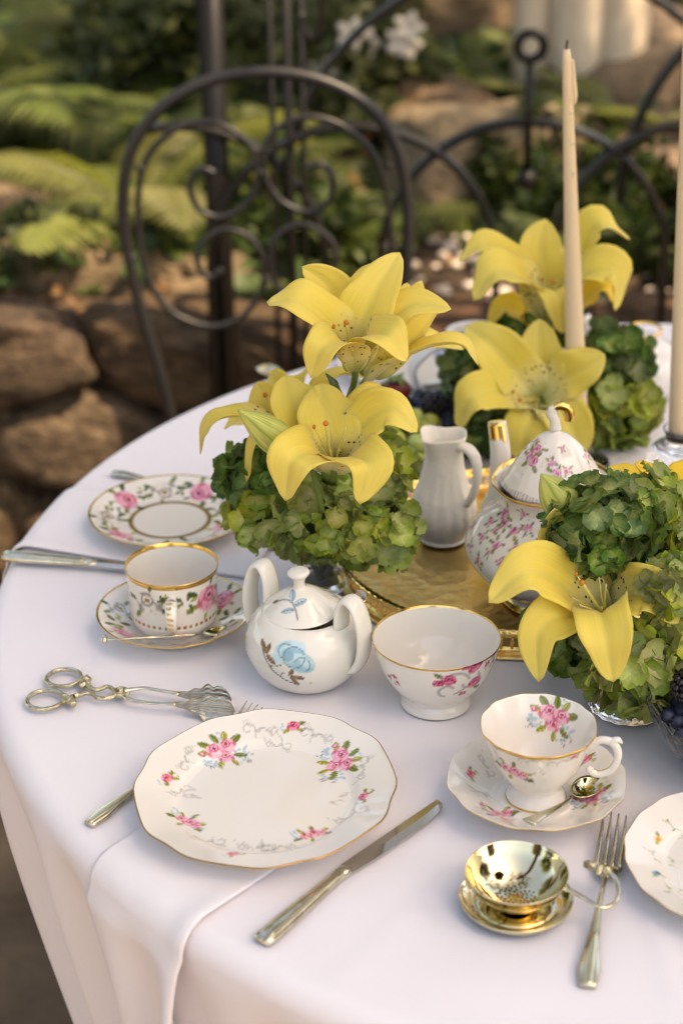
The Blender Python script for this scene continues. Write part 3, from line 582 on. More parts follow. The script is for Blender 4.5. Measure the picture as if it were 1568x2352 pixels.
BOUQUET = (dots(1, 14, -.9, -.35, -.55, -.1, .07, SKY) + dots(2, 14, .35, .95, -.8, -.1, .07, SKY) + dots(3, 8, -.2, .3, .55, .85, .06, SKY) + dots(4, 8, .5, 1., -.9, -.5, .05, GREY) + dots(8, 7, -1., -.5, -.7, -.4, .04, GREY)
    + leaf(-.35, .3, .55, 140, LEAF) + leaf(-.5, .1, .5, 170, LEAFY) + leaf(.25, .35, .5, 70, LEAFY) + leaf(.4, .2, .6, 25, LEAF) + leaf(.0, .4, .5, 105, LEAF) + leaf(-.2, -.4, .45, 230, LEAFY) + leaf(.35, -.3, .5, -30, LEAF) + leaf(.15, -.5, .4, -80, LEAFY)
    + rose(-.28, .12, .36) + rose(.28, .16, .33, rot=20) + rose(.02, -.28, .30, rot=-15) + [E(-.82, .1, .12, .12, 0, (200, 90, 124)), E(-.84, .13, .06, .05, 0, (240, 180, 190))])
BOUQUET2 = (dots(11, 10, -.9, -.3, .1, .6, .07, SKY) + dots(12, 10, .3, .9, -.6, 0, .07, SKY) + leaf(-.5, -.05, .5, 190, LEAF) + leaf(-.3, .25, .4, 120, LEAFY) + leaf(.4, .0, .5, 0, LEAFY) + leaf(.45, -.25, .5, -30, LEAF) + leaf(-.1, -.3, .4, 250, LEAFY) + leaf(.1, .25, .4, 70, LEAF)
    + rose(-.28, .06, .30, rot=30) + rose(.12, -.02, .34) + rose(.5, -.14, .24, rot=-20))
SPRIG = dots(21, 9, -.9, -.3, -.5, .2, .10, SKY) + dots(22, 4, .3, .9, -.4, .4, .07, GREY) + leaf(.25, .1, .7, 30, LEAF) + leaf(.3, -.2, .6, -25, LEAFY) + leaf(-.2, -.25, .6, 215, LEAFY) + rose(0, .05, .48, ((198, 56, 96), (236, 150, 168), (210, 90, 122), (150, 20, 56)))
TEASPRIG = leaf(.3, .1, .6, 20, (126, 136, 92)) + leaf(-.2, -.2, .6, 220, (120, 132, 86)) + leaf(.1, -.35, .6, 280, (140, 146, 104)) + leaf(-.2, .3, .5, 140, (120, 128, 88)) + dots(31, 8, -.9, .9, -.9, .9, .05, (150, 140, 130)) + rose(0, .05, .42, ((196, 104, 142), (232, 178, 198), (208, 128, 158), (140, 50, 92)))
def arc(cx, cy, r, a0, a1, n=14, grow=0.): return [(cx + (r + grow * i / n) * math.cos(math.radians(a0 + (a1 - a0) * i / n)), cy + (r + grow * i / n) * math.sin(math.radians(a0 + (a1 - a0) * i / n))) for i in range(n + 1)]
SCROLL = [Ln(arc(-.55, .0, .10, 330, 0, 20, .22), .035, GREY, .5), Ln(arc(.1, -.25, .42, 150, 30, 16), .03, GREY, .5), Ln(arc(.55, .12, .10, 230, -100, 16, .06), .035, GREY, .45), Ln(arc(.0, -.2, .2, 100, 230, 10), .03, GREY, .42)] + [E(-.2 + .14 * i, .18 - .10 * abs(i - 2), .09, .04, 60 - 25 * i, GREY, .45) for i in range(6)] + [E(-.75 + .10 * i, .26 - .02 * i, .07, .035, 120 - 20 * i, GREY, .4) for i in range(4)] + [E(.75 + .08 * i, -.05 - .1 * i, .07, .035, 40 + 20 * i, GREY, .4) for i in range(3)] + dots(41, 10, -.9, .9, -.1, .5, .06, (178, 174, 168), .45)
BIGROSE = leaf(-.75, .2, .6, 160, LEAFD) + leaf(-.65, -.3, .6, 215, LEAF) + leaf(.7, .25, .6, 25, LEAFD) + leaf(.65, -.3, .55, -30, LEAF) + leaf(0, .7, .4, 80, LEAFD) + leaf(0, -.7, .4, -100, LEAFY) + rose(0, 0, .72, ((196, 88, 116), (232, 164, 178), (212, 116, 140), (150, 40, 66)))
BIGWHITE = leaf(-.75, .2, .55, 160, LEAFD) + leaf(-.6, -.4, .55, 220, LEAF) + leaf(.7, .1, .55, 10, LEAFD) + leaf(.6, -.4, .5, -40, LEAFD) + leaf(.3, .65, .4, 60, LEAF) + rose(0, 0, .72, WHITE_ROSE)
LEAFSPRAY = leaf(-.5, 0, .7, 150, LEAFD) + leaf(-.3, -.1, .7, 220, LEAF) + leaf(0, .1, .7, 80, LEAFD) + leaf(.3, 0, .7, 30, LEAFY) + leaf(.2, -.2, .7, -50, LEAFD) + dots(51, 5, -.7, .7, -.6, .6, .07, (180, 120, 60))
BR = (128, 104, 78)
BLUEROSE = [Ln([(-1.35, .35), (-1.1, -.2), (-.75, -.65), (-.3, -.95), (.25, -1.15)], .03, (110, 98, 92)), Ln([(-.9, -.45), (-.6, -.42), (-.35, -.3)], .025, (120, 110, 104)), Ln([(-.45, -.85), (-.35, -.68), (-.05, -.72)], .022, (120, 104, 90))] + leaf(-1.1, .05, .5, 120, BR, .45) + leaf(-1.08, .0, .45, 70, BR, .45) + leaf(-1.05, -.05, .5, -35, BR, .45) + leaf(-.05, -.7, .32, 60, BR, .6) + leaf(.0, -.74, .55, -5, BR, .35) + leaf(-.02, -.76, .5, -50, BR, .4) + [E(.75, -1., .07, .045, 10, (196, 172, 140))] + \
    [E(-.1, .3, .62, .38, 10, (168, 202, 212)), E(.35, -.1, .6, .42, -20, (160, 196, 206)), E(-.35, .05, .42, .3, 20, (186, 214, 220)), E(.05, .45, .45, .22, 15, (190, 216, 222)), E(.1, .1, .5, .34, -10, (146, 186, 198)), E(.3, -.05, .42, .3, -10, (182, 210, 216)), E(.45, -.25, .45, .22, -15, (150, 190, 202)), E(-.12, .12, .22, .22, 0, (128, 170, 184)), E(.62, -.1, .25, .2, -30, (186, 212, 218))] + [Ln(arc(.1, .05, .42, a, a + 110), .028, (96, 132, 146), .9) for a in (20, 140, 250)] + [Ln(arc(-.25, .25, .3, a, a + 100), .028, (96, 132, 146), .9) for a in (60, 170)] + [Ln(arc(.45, -.2, .3, a, a + 100), .028, (96, 132, 146), .9) for a in (-60, 60)]
GB = (150, 172, 178)
LIDSPRIG = [Ln([(-.8, .1), (-.4, .12), (.0, -.05), (.2, -.4), (.35, -.85)], .035, (120, 128, 130))] + leaf(.0, .0, .62, 100, GB, .5) + leaf(.1, -.2, .6, 35, GB, .5) + leaf(.15, -.4, .6, 190, GB, .45) + [E(-.88, .1, .16, .1, 0, (130, 120, 92))]
GARLAND = [Ln(arc(-.15, -.1, .45, 150, 20, 14), .05, (168, 166, 164)), Ln(arc(.35, -.05, .28, 200, 400, 16), .045, (168, 166, 164)), Ln(arc(-.35, -.35, .22, 40, 260, 12), .045, (168, 166, 164)), Ln([(-.1, -.5), (.2, -.3), (.6, -.2)], .04, (150, 160, 140))] + leaf(-.5, .2, .3, 150, (110, 128, 80)) + leaf(.2, .4, .3, 60, (110, 128, 80)) + leaf(.5, -.4, .3, -40, (110, 128, 80)) + rose(-.62, .0, .15, RED) + rose(-.35, .12, .22, RED) + rose(.42, .45, .24, RED, 20) + rose(.12, .52, .12, RED) + rose(.5, -.2, .22, RED, -20) + rose(.15, -.55, .12, RED)
TINY = leaf(.2, .1, .6, 30, (150, 170, 80)) + leaf(-.2, -.1, .6, 210, (140, 160, 80)) + leaf(.1, -.3, .5, -60, (90, 120, 90)) + rose(0, 0, .42, ((208, 84, 120), (240, 170, 185), (216, 110, 140), (170, 40, 80)))
TINYY = leaf(.2, .1, .6, 30, (150, 170, 80)) + leaf(-.2, -.2, .6, 230, (120, 140, 90)) + [E(0, 0, .42, .34, 20, (226, 178, 60)), E(.1, .05, .16, .14, 0, (190, 110, 40))]
TINYB = leaf(-.2, -.2, .6, 220, (150, 160, 90)) + leaf(.3, -.2, .5, -30, (200, 170, 80)) + [E(0, 0, .45, .3, 0, (118, 158, 170)), E(.1, .05, .14, .12, 0, (80, 110, 130))]
VINE = [Ln([(-.9, -.2), (-.3, .2), (.3, -.1), (.9, .2)], .05, (150, 160, 110), .7)] + leaf(-.4, .2, .35, 80, (160, 172, 110)) + leaf(.4, 0, .35, -70, (160, 172, 110))
BLUEPRINT = [E(0, 0, .9, .6, 10, (90, 120, 160), .7), E(.2, .1, .4, .3, 0, (210, 215, 220)), E(-.4, -.1, .3, .25, 0, (60, 90, 140)), E(.5, -.3, .3, .15, 20, (70, 100, 150))]
class China:
    """turned piece whose print is painted on the glaze vertex by vertex"""
    def __init__(s, profile, loc, nang=240, sub=8, rmod=None, rot=(0, 0, 0), base=CREAM):
        s.G = lathe_grid(profile, nang, sub, rmod); s.shape = s.G.shape[:2]; s.loc = np.asarray(loc, float); s.rot = rot
        s.V = s.G.reshape(-1, 3); n = len(s.V); s.C = np.concatenate([np.tile(base, (n, 1)), np.zeros((n, 1))], 1)
        R_ = np.array(Matrix.Identity(3) if not any(rot) else __import__('mathutils').Euler(rot).to_matrix()); s.W = s.V @ R_.T + s.loc
        Wg = s.W.reshape(*s.shape, 3); du = np.roll(Wg, -1, 1) - np.roll(Wg, 1, 1); dv = np.gradient(Wg, axis=0); nn = np.cross(du, dv); s.Nn = (nn / (np.linalg.norm(nn, axis=2)[..., None] + 1e-12)).reshape(-1, 3)
        s.px, s.py, s.dep = proj(s.W); s.r = np.hypot(s.V[:, 0], s.V[:, 1]); s.th = np.arctan2(s.V[:, 1], s.V[:, 0]); s.h = s.V[:, 2]
        s.row = np.repeat(np.arange(s.shape[0]), s.shape[1])
    def paint(s, mask, col, gold=0., al=1.):
        s.C[mask, :3] = s.C[mask, :3] * (1 - al) + np.asarray(col) * al; s.C[mask, 3] = gold
    def gold(s, mask): s.paint(mask, GOLD, 1.)
    def stamp_at(s, k, size, motif, rot=0., upv=None):
        c, n = s.W[k], s.Nn[k]; upv = UP if upv is None else upv
        ey = upv - n * (upv @ n); ey /= np.linalg.norm(ey) + 1e-9; ex = np.cross(ey, n); q = s.W - c
        loc = (np.abs(q @ n) < size * .9) & (s.Nn @ n > .1) & ((q * q).sum(1) < (size * 1.9) ** 2); idx = np.nonzero(loc)[0]
        if not len(idx): return
        a = math.radians(rot); x0, y0 = q[idx] @ ex / size, q[idx] @ ey / size; x = x0 * math.cos(a) + y0 * math.sin(a); y = -x0 * math.sin(a) + y0 * math.cos(a)
        for m_ in motif:
            if m_[0] == 'E':
                _, cx, cy, rx, ry, ro, col, al, soft = m_; dx, dy = x - cx, y - cy; u = (dx * math.cos(ro) + dy * math.sin(ro)) / rx; v = (-dx * math.sin(ro) + dy * math.cos(ro)) / ry
                w = np.clip((1.08 - np.sqrt(u * u + v * v)) * soft, 0, 1) * al
            else:
                _, P, wd, col, al = m_; d = np.full(len(x), 9.)
                for p0, p1 in zip(P[:-1], P[1:]):
                    e = p1 - p0; t = np.clip(((x - p0[0]) * e[0] + (y - p0[1]) * e[1]) / (e @ e + 1e-9), 0, 1); d = np.minimum(d, np.hypot(x - p0[0] - t * e[0], y - p0[1] - t * e[1]))
                w = np.clip((wd * 1.3 - d) / (wd * .7), 0, 1) * al
            s.C[idx, :3] = s.C[idx, :3] * (1 - w[:, None]) + np.asarray(col) * w[:, None]
    def stamp(s, px, py, wpx, motif, rot=0., inside=None, upv=None):
        face = (s.Nn * (CAM - s.W)).sum(1) > 0
        if inside is not None: face &= (s.row > s.shape[0] * inside) if inside > 0 else (s.row < s.shape[0] * -inside)
        d = (s.px - px) ** 2 + (s.py - py) ** 2 + np.where(face, 0, 1e9); k = int(np.argmin(d)); s.stamp_at(k, wpx * s.dep[k] / F / 2, motif, rot, upv)
    def near(s, th, r=None, h=None, lo=0., hi=1.):
        d = np.abs((s.th - th + np.pi) % (2 * np.pi) - np.pi) * .1
        if r is not None: d = d + np.abs(s.r - r)
        if h is not None: d = d + np.abs(s.h - h)
        d = d + np.where((s.row >= lo * s.shape[0]) & (s.row <= hi * s.shape[0]), 0, 9); return int(np.argmin(d))
    def build(s, name, parent=None, offset=None, mt=None):
        fcs = grid_faces(*s.shape, True); o = link(name, mesh_data(name, s.V, fcs, mt or M['china'], cols=s.C), parent)
        if parent is None: o.location = tuple(s.loc); o.rotation_euler = s.rot
        elif offset is not None: o.location = offset
        return o
def plain(name, vf, parent, col=None, goldmask=None, mt=None):
    n = len(vf[0]); C_ = np.concatenate([np.tile(CREAM if col is None else col, (n, 1)), np.zeros((n, 1))], 1)
    if goldmask is not None: C_[goldmask] = (*GOLD, 1.)
    return obj(name, vf, mt or M['china'], parent, cols=C_)
PLATE = [(0, .004), (.055, .004), (.058, .0), (.061, .0), (.064, .006), (.085, .0130), (.097, .0176), (.1000, .0192), (.0992, .0201), (.096, .0189), (.085, .0150), (.073, .0106), (.067, .0073), (.060, .0062), (.03, .0059), (0, .0058)]
def scallop(n, amp, amp2, r0, r1, ph=0.):
    def f(r, h, a):
        w = np.clip((r - r0) / (r1 - r0), 0, 1); w = w * w * (3 - 2 * w); s_ = amp * .10 * np.cos(n * (a - ph)) + amp * .25 * np.cos(2 * n * (a - ph) + .9) + amp2 * np.cos(3 * n * (a - ph)); return r * (1 + w * s_), h + w * .06 * s_ * r
    return f
# ---- dinner plate
p0 = onz(612, 1862, T); dp = China([(r * .99, h) for r, h in PLATE], (p0[0], p0[1], T + .0052), 460, 9, scallop(6, .040, .003, .06, .1, .35), (math.radians(1.3), math.radians(-1.9), .25))
dp.paint((dp.row > .415 * dp.shape[0]) & (dp.row < .535 * dp.shape[0]), (.52, .28, .07), 1.)
for q in [(512, 1724, 118, BOUQUET, 15), (780, 1748, 118, BOUQUET, -45), (430, 1888, 100, BOUQUET2, -25), (716, 1916, 95, BOUQUET2, 30), (672, 1668, 62, SPRIG, 0), (386, 1788, 62, SPRIG, 20), (834, 1830, 60, SPRIG, 90), (536, 1961, 60, SPRIG, 10),
          (432, 1740, 100, SCROLL, 65), (412, 1815, 80, SCROLL, 190), (598, 1680, 110, SCROLL, -10), (640, 1708, 80, SCROLL, 170), (728, 1692, 110, SCROLL, -20), (828, 1765, 100, SCROLL, -75), (806, 1870, 110, SCROLL, 250), (780, 1835, 70, SCROLL, 60), (590, 1945, 120, SCROLL, 175), (640, 1950, 110, SCROLL, 5), (475, 1930, 110, SCROLL, 150), (440, 1845, 70, SCROLL, 100)]: dp.stamp(*q[:4], q[4])
o = dp.build('dinner_plate'); tag(o, 'large scalloped cream plate with rose bouquets, grey scrolls and gilt edge', 'plate')
# ---- tea plate at the back
p0 = onz(392, 1213, T); S_ = .0793 / .1; bp_ = China([(r * S_, h * .85) for r, h in PLATE], (p0[0], p0[1], T + .0042), 320, 7)
bp_.gold(bp_.r > .0772); bp_.gold((np.abs(bp_.r - .0388) < .0009) & (bp_.row > .5 * bp_.shape[0]))
for k, (mo, a) in enumerate([(BIGROSE, 62), (BIGWHITE, 100), (BIGROSE, 142), (BIGWHITE, 182), (BIGROSE, 222), (LEAFSPRAY, 262), (BIGWHITE, 300), (BIGROSE, 338), (BIGWHITE, 20)]):
    bp_.stamp_at(bp_.near(math.radians(a), .0585, lo=.55), .0175, mo, a * 2)
    bp_.stamp_at(bp_.near(math.radians(a + 20), .060, lo=.55), .009, LEAFSPRAY, a)
o = bp_.build('tea_plate'); tag(o, 'round tea plate with a border of pink and white roses and gold rim', 'plate')
# ---- coffee can cup, saucer
p0 = onz(403, 1446, T); SAU = [(0, .003), (.03, .003), (.0325, 0), (.0355, 0), (.040, .005), (.058, .0145), (.0672, .0196), (.0685, .0206), (.0678, .0213), (.060, .0176), (.045, .0095), (.036, .0056), (.0315, .0050), (.0285, .0062), (.02, .0054), (0, .0052)]
cs = China(SAU, (p0[0], p0[1], T + .0006), 300, 7); cs.gold(cs.r > .0667)
for k, (mo, a) in enumerate([(BIGROSE, 35), (BIGWHITE, 80), (BIGROSE, 120), (BIGWHITE, 165), (BIGROSE, 213), (LEAFSPRAY, 245), (BIGROSE, 285), (BIGWHITE, 325), (LEAFSPRAY, 0), (LEAFSPRAY, 190)]): cs.stamp_at(cs.near(math.radians(a), .052, lo=.55), .0145, mo, a * 2)
o = cs.build('coffee_saucer'); tag(o, 'saucer with large pink and white roses and gold rim under the straight-sided cup', 'saucer')
cup = thing('coffee_cup', 'straight-sided white coffee cup with pink and white roses and gold bands', 'cup', (p0[0], p0[1], T + .0062))
cc = China([(r * 1.01, h * 1.05) for r, h in [(0, .003), (.022, .003), (.024, 0), (.026, 0), (.033, .003), (.0372, .009), (.0382, .018), (.0388, .036), (.0394, .050), (.0408, .0562), (.0401, .0570), (.0384, .050), (.0374, .036), (.0370, .018), (.034, .0095), (.02, .0062), (0, .006)]], np.array([p0[0], p0[1], T + .0062]), 300, 8)
cc.gold((cc.h > .0562) & (cc.row > .4 * cc.shape[0])); cc.gold((cc.row < .6 * cc.shape[0]) & (np.abs(cc.h - .0565) < .0013) & (cc.r > .03))
md = (np.abs(cc.h - .0165) < .0009) & (cc.row < .5 * cc.shape[0]) & ((np.sin(cc.th * 44) > -.1) | (np.abs(cc.h - .0165) < .0003)); cc.paint(md, (.55, .27, .09), .6)
for q in [(340, 1385, 92, BIGWHITE, 0), (480, 1375, 96, BIGROSE, 10), (430, 1385, 52, LEAFSPRAY, 0), (375, 1380, 34, LEAFSPRAY, 40)]: cc.stamp(*q[:4], q[4], inside=-.5)
for a in range(0, 170, 42): cc.stamp_at(cc.near(math.radians(a), .0385, .032, hi=.5), .013, BIGROSE if a % 84 == 0 else BIGWHITE)
cc.build('body', cup)
hd = np.array(CAM - np.array([p0[0], p0[1], 0]))[:2]; hd = hd / np.linalg.norm(hd); hd3 = np.array([hd[0] - .05, hd[1], 0])
pts = [hd3 * .0365 + [0, 0, .045], hd3 * .050 + [0, 0, .047], hd3 * .058 + [0, 0, .040], hd3 * .057 + [0, 0, .029], hd3 * .048 + [0, 0, .020], hd3 * .0365 + [0, 0, .019]]
hv = sweep(pts, [.0045, .0055, .0052, .0045, .0042, .004], [.0035, .003, .003, .003, .003, .0035], n=28, seg=12, up=np.array([-hd3] * 28)); gm = np.zeros(len(hv[0]), bool); gm[:28 * 12].reshape(28, 12)[6:22:2, 8:10] = True
plain('handle', hv, cup, goldmask=gm)
# ---- teacup and saucer (same service as the dinner plate)
p0 = onz(1229, 1844, T); k_ = 1.0; ts = China([(r * .0675 / .0685 * 1.0, h * 1.08) for r, h in SAU], (p0[0], p0[1], T + .0006), 360, 8, scallop(6, .045, .004, .045, .0685, .2))
ts.gold((ts.row > .43 * ts.shape[0]) & (ts.row < .51 * ts.shape[0]))
for q in [(1080, 1778, 52, SPRIG, 30), (1118, 1758, 80, SCROLL, 100), (1100, 1822, 75, SCROLL, -40), (1140, 1870, 108, BOUQUET2, -15), (1362, 1832, 105, BOUQUET, 40), (1392, 1788, 70, SCROLL, -60), (1345, 1742, 50, SPRIG, 20), (1240, 1895, 60, SCROLL, 0), (1108, 1850, 40, SPRIG, 0)]: ts.stamp(*q[:4], q[4], inside=.5)
o = ts.build('tea_saucer'); tag(o, 'scalloped cream saucer with rose sprays and gilt edge holding a small spoon', 'saucer')
tc = thing('teacup', 'scalloped footed cream teacup with a rose bouquet inside and curled handle', 'cup', (p0[0], p0[1], T + .0062))
tu = China([(r * 1.03, h * 1.02) for r, h in [(0, .003), (.019, .003), (.0210, 0), (.0226, .0008), (.0215, .0035), (.0192, .008), (.0188, .012), (.0215, .017), (.0275, .0255), (.0325, .036), (.0365, .048), (.0402, .058), (.0424, .0622), (.0418, .0632), (.0392, .0575), (.0352, .048), (.031, .036), (.0255, .0262), (.019, .019), (.01, .0152), (0, .0145)]], np.array([p0[0], p0[1], T + .0062]), 340, 8, scallop(6, .035, .003, .025, .0424, .3))
tu.gold((tu.row > .565 * tu.shape[0]) & (tu.row < .645 * tu.shape[0]) & (tu.h > .0618)); tu.gold((tu.h < .0022) & (tu.r > .0205))
for q in [(1272, 1648, 118, BOUQUET, -20)]: tu.stamp(*q[:4], q[4], inside=.62)
for q in [(1175, 1770, 110, BOUQUET2, -18), (1215, 1752, 70, SCROLL, 0), (1318, 1738, 34, SPRIG, 20), (1285, 1752, 80, SCROLL, 20), (1235, 1775, 40, SCROLL, 180)]: tu.stamp(*q[:4], q[4], inside=-.6)
for a in (60, 120, 170): tu.stamp_at(tu.near(math.radians(a), .034, .045, hi=.55), .014, BOUQUET)
tu.build('body', tc)
a = math.radians(-14); e = np.array([math.cos(a), math.sin(a), 0]); z_ = np.array([0, 0, 1.])
pts = [e * .037 + z_ * .050, e * .046 + z_ * .0575, e * .056 + z_ * .056, e * .0600 + z_ * .046, e * .0560 + z_ * .033, e * .046 + z_ * .027, e * .040 + z_ * .030, e * .041 + z_ * .033]
hv = sweep(pts, [.003, .0032, .0035, .003, .003, .003, .0035, .002], [.002, .0026, .0026, .0024, .0024, .0024, .0026, .0015], n=40, seg=12, up=np.cross(e, z_)); gm = np.zeros(len(hv[0]), bool); gm[:480].reshape(40, 12)[5:34, 0:1] = True
plain('handle', hv, tc, goldmask=gm); plain('thumb_rest', sweep([e * .0535 + z_ * .0568, e * .059 + z_ * .0598, e * .0625 + z_ * .0572], [.003, .0025, .0008], n=10, seg=8), tc)
# ---- open footed bowl
p0 = onz(1000, 1612, T); ob = China([(0, .004), (.026, .004), (.0282, 0), (.0294, .0012), (.0285, .005), (.0265, .0088), (.0285, .012), (.0375, .022), (.0445, .034), (.0492, .047), (.0520, .0595), (.0527, .0612), (.0520, .0616), (.0480, .047), (.0432, .034), (.036, .0235), (.026, .0165), (.012, .0135), (0, .013)], (p0[0], p0[1], T + .0004), 340, 8)
ob.gold((ob.h > .0608) & (ob.r > .0512))
for q in [(1056, 1566, 165, GARLAND, 12), (902, 1560, 56, GARLAND, -20), (1125, 1520, 60, GARLAND, 30)]: ob.stamp(*q[:4], q[4], inside=-.55)
for a in (30, 90, 150): ob.stamp_at(ob.near(math.radians(a), .046, .038, hi=.5), .022, GARLAND)
o = ob.build('open_bowl'); tag(o, 'plain open white bowl on a foot with red rose garlands outside and thin gilt rim', 'bowl')
# ---- sugar bowl
p0, mx_, hx_ = scale_at(706, 1552); SBASE = np.array(lin(232, 228, 216)) * .93
sb = thing('sugar_bowl', 'round lidded white sugar bowl with a pale blue rose and two loop handles', 'sugar bowl', (p0[0], p0[1], T + .0004))
prof = [(0, 3), (62, 3), (68, 0), (76, 0), (96, 8), (120, 30), (137, 60), (142, 88), (136, 114), (120, 136), (106, 147), (98, 150), (93, 149), (100, 142), (116, 128), (129, 108), (134, 86), (128, 62), (108, 34), (60, 14), (0, 12)]
sg = China([(r * mx_ * .985, h * hx_ * .98) for r, h in prof], np.array([p0[0], p0[1], T + .0004]), 340, 8, base=SBASE)
sg.stamp(668, 1512, 118, BLUEROSE, -8, inside=-.5); sg.stamp(560, 1440, 60, BLUEROSE, 20, inside=-.5)
for a in (60, 120): sg.stamp_at(sg.near(math.radians(a), .05, .035, hi=.5), .022, BLUEROSE)
sg.build('body', sb)
lidp = np.array([p0[0] - 10 * mx_, p0[1] + .001, T + .0004 + 152 * hx_ * .98])
ld = China([(r * mx_, h * hx_) for r, h in [(0, -6), (70, -6), (84, -2), (90, 1), (88, 5), (80, 11), (60, 24), (38, 38), (20, 46), (14, 50), (12.5, 60), (17, 70), (24, 77), (25, 82), (19, 86), (8, 87.5), (0, 88)]], lidp, 220, 8, rot=(math.radians(2), math.radians(-3), 0), base=SBASE)
ld.stamp(672, 1380, 105, LIDSPRIG, 0); ld.stamp(765, 1365, 60, LIDSPRIG, -40)
lo = ld.build('lid', sb); lo.location = tuple(lidp - np.array([p0[0], p0[1], T + .0004])); lo.rotation_euler = ld.rot
for az, top in ((142, 214), (-38, 205)):
    e = np.array([math.cos(math.radians(az)), math.sin(math.radians(az)), 0]); z_ = np.array([0, 0, 1.])
    pts = [e * 101 * mx_ + z_ * 140 * hx_, e * 104 * mx_ + z_ * 185 * hx_, e * 122 * mx_ + z_ * top * hx_, e * 146 * mx_ + z_ * (top - 12) * hx_, e * 164 * mx_ + z_ * 150 * hx_, e * 162 * mx_ + z_ * 100 * hx_, e * 146 * mx_ + z_ * 66 * hx_, e * 128 * mx_ + z_ * 54 * hx_]
    plain('handle', sweep(pts, [.0105, .0095, .0092, .0095, .0098, .0095, .009, .008], [.004, .0036, .0036, .0036, .0036, .0036, .004, .004], n=36, seg=14, up=np.array([np.cross(np.cross(e, z_), t_) for t_ in np.gradient(smooth_path(pts, 36), axis=0)])), sb, SBASE)
# ---- right-hand plate
p0 = onz(1711, 2012, T); S_ = .0875 / .1; rp = China([(r * S_, h * .85) for r, h in PLATE], (p0[0], p0[1], T + .0006), 360, 7, scallop(9, .024, .001, .055, .0875, .1))
rp.gold((rp.row > .42 * rp.shape[0]) & (rp.row < .51 * rp.shape[0]))
for k in range(20):
    a = math.radians(k * 18 + 8); rp.stamp_at(rp.near(a, .066, lo=.55), .0085 if k % 2 == 0 else .009, [TINY, VINE, TINYY, VINE, TINYB, VINE][k % 6], k * 70)
    if k % 2: rp.stamp_at(rp.near(a, .052, lo=.55), .007, VINE, k * 50)
o = rp.build('side_plate'); tag(o, 'scalloped white side plate with tiny scattered flowers and brown-gilt edge', 'plate')
# ---- teapot
p0, mx_, hx_ = scale_at(1258, 1384); tz = T + .0075
tp = thing('teapot', 'white china teapot with pink rose sprigs, gold trim and fluted domed lid', 'teapot', (p0[0], p0[1], tz))
flute = lambda r, h, a: (r * (1 + .012 * np.cos(8 * a) * np.clip(r / .03, 0, 1)), h)
pb = China([(r * mx_, h * hx_ * .86) for r, h in [(0, 4), (92, 4), (102, 0), (112, 2), (104, 12), (102, 24), (128, 42), (168, 78), (190, 120), (188, 158), (164, 196), (132, 224), (117, 248), (118, 268), (132, 286), (139, 296), (136, 299), (124, 286), (110, 268), (108, 250), (120, 226), (150, 198), (170, 160), (168, 120), (120, 60), (0, 40)]], np.array([p0[0], p0[1], tz]), 300, 7, flute)
pb.gold((pb.h > 291 * hx_ * .86) & (pb.r > 129 * mx_)); pb.gold((pb.h < 12 * hx_) & (pb.row < .25 * pb.shape[0]) & (pb.r > 100 * mx_))
for px, py, w in [(1159, 1180, 70), (1158, 1205, 52), (1125, 1200, 44), (1138, 1215, 40), (1180, 1222, 56), (1140, 1250, 58), (1106, 1235, 46), (1084, 1210, 40), (1182, 1262, 48), (1096, 1292, 54), (1150, 1290, 40), (1210, 1215, 48), (1165, 1300, 36), (1120, 1270, 34), (1200, 1180, 40), (1230, 1250, 44), (1078, 1255, 40), (1220, 1300, 40)]: pb.stamp(px, py, w, TEASPRIG, (px * 13 + py) % 360, inside=-.6)
q = random.Random(3)
for k in range(26): pb.stamp_at(pb.near(q.uniform(-.6, 2.6), h=q.uniform(.035, .095), r=.075, hi=.55), q.uniform(.008, .011), TEASPRIG, q.uniform(0, 360))
pb.build('body', tp)
lz = np.array([p0[0], p0[1], tz + 292 * hx_ * .86])
pl = China([(r * mx_, h * hx_) for r, h in [(0, -6), (100, -6), (112, -3), (116, 1), (113, 6), (104, 18), (92, 36), (76, 58), (58, 78), (38, 95), (20, 104), (12, 108), (9, 114), (8, 120), (0, 122)]], lz, 240, 8, lambda r, h, a: (r * (1 + .02 * np.cos(8 * a) * np.clip(r / .03, 0, 1)), h))
pl.paint((pl.r > 110 * mx_) & (pl.h > -4 * hx_) & (np.sin(pl.th * 90) > -.2), lin(150, 130, 120), 0., .6)
for px, py, w in [(1232, 1032, 62), (1222, 1058, 70), (1216, 1045, 56), (1265, 1064, 40), (1276, 1086, 54), (1345, 1048, 44), (1230, 1012, 34), (1302, 1080, 40), (1290, 1030, 24)]: pl.stamp(px, py, w, TEASPRIG, (px * 7) % 360)
for k in range(7): pl.stamp_at(pl.near(q.uniform(0, 3), r=q.uniform(.02, .035)), .010, TEASPRIG, k * 50)
lo = pl.build('lid', tp); lo.location = (0, 0, lz[2] - tz)
fz = lz[2] - tz + 118 * hx_
plain('finial', sweep([(0, 0, fz - .003), (-.001, 0, fz + .006), (-.004, 0, fz + .013), (.000, 0, fz + .0185), (.008, 0, fz + .0175), (.0118, 0, fz + .010), (.0115, 0, fz + .005)], [.0055, .0045, .0045, .0045, .0048, .0048, .0042], [.0045, .0035, .0033, .003, .0032, .0035, .003], n=26, seg=12, up=(0, -1, 0)), tp, goldmask=np.r_[np.zeros(12 * 12, bool), np.ones(14 * 12, bool)])
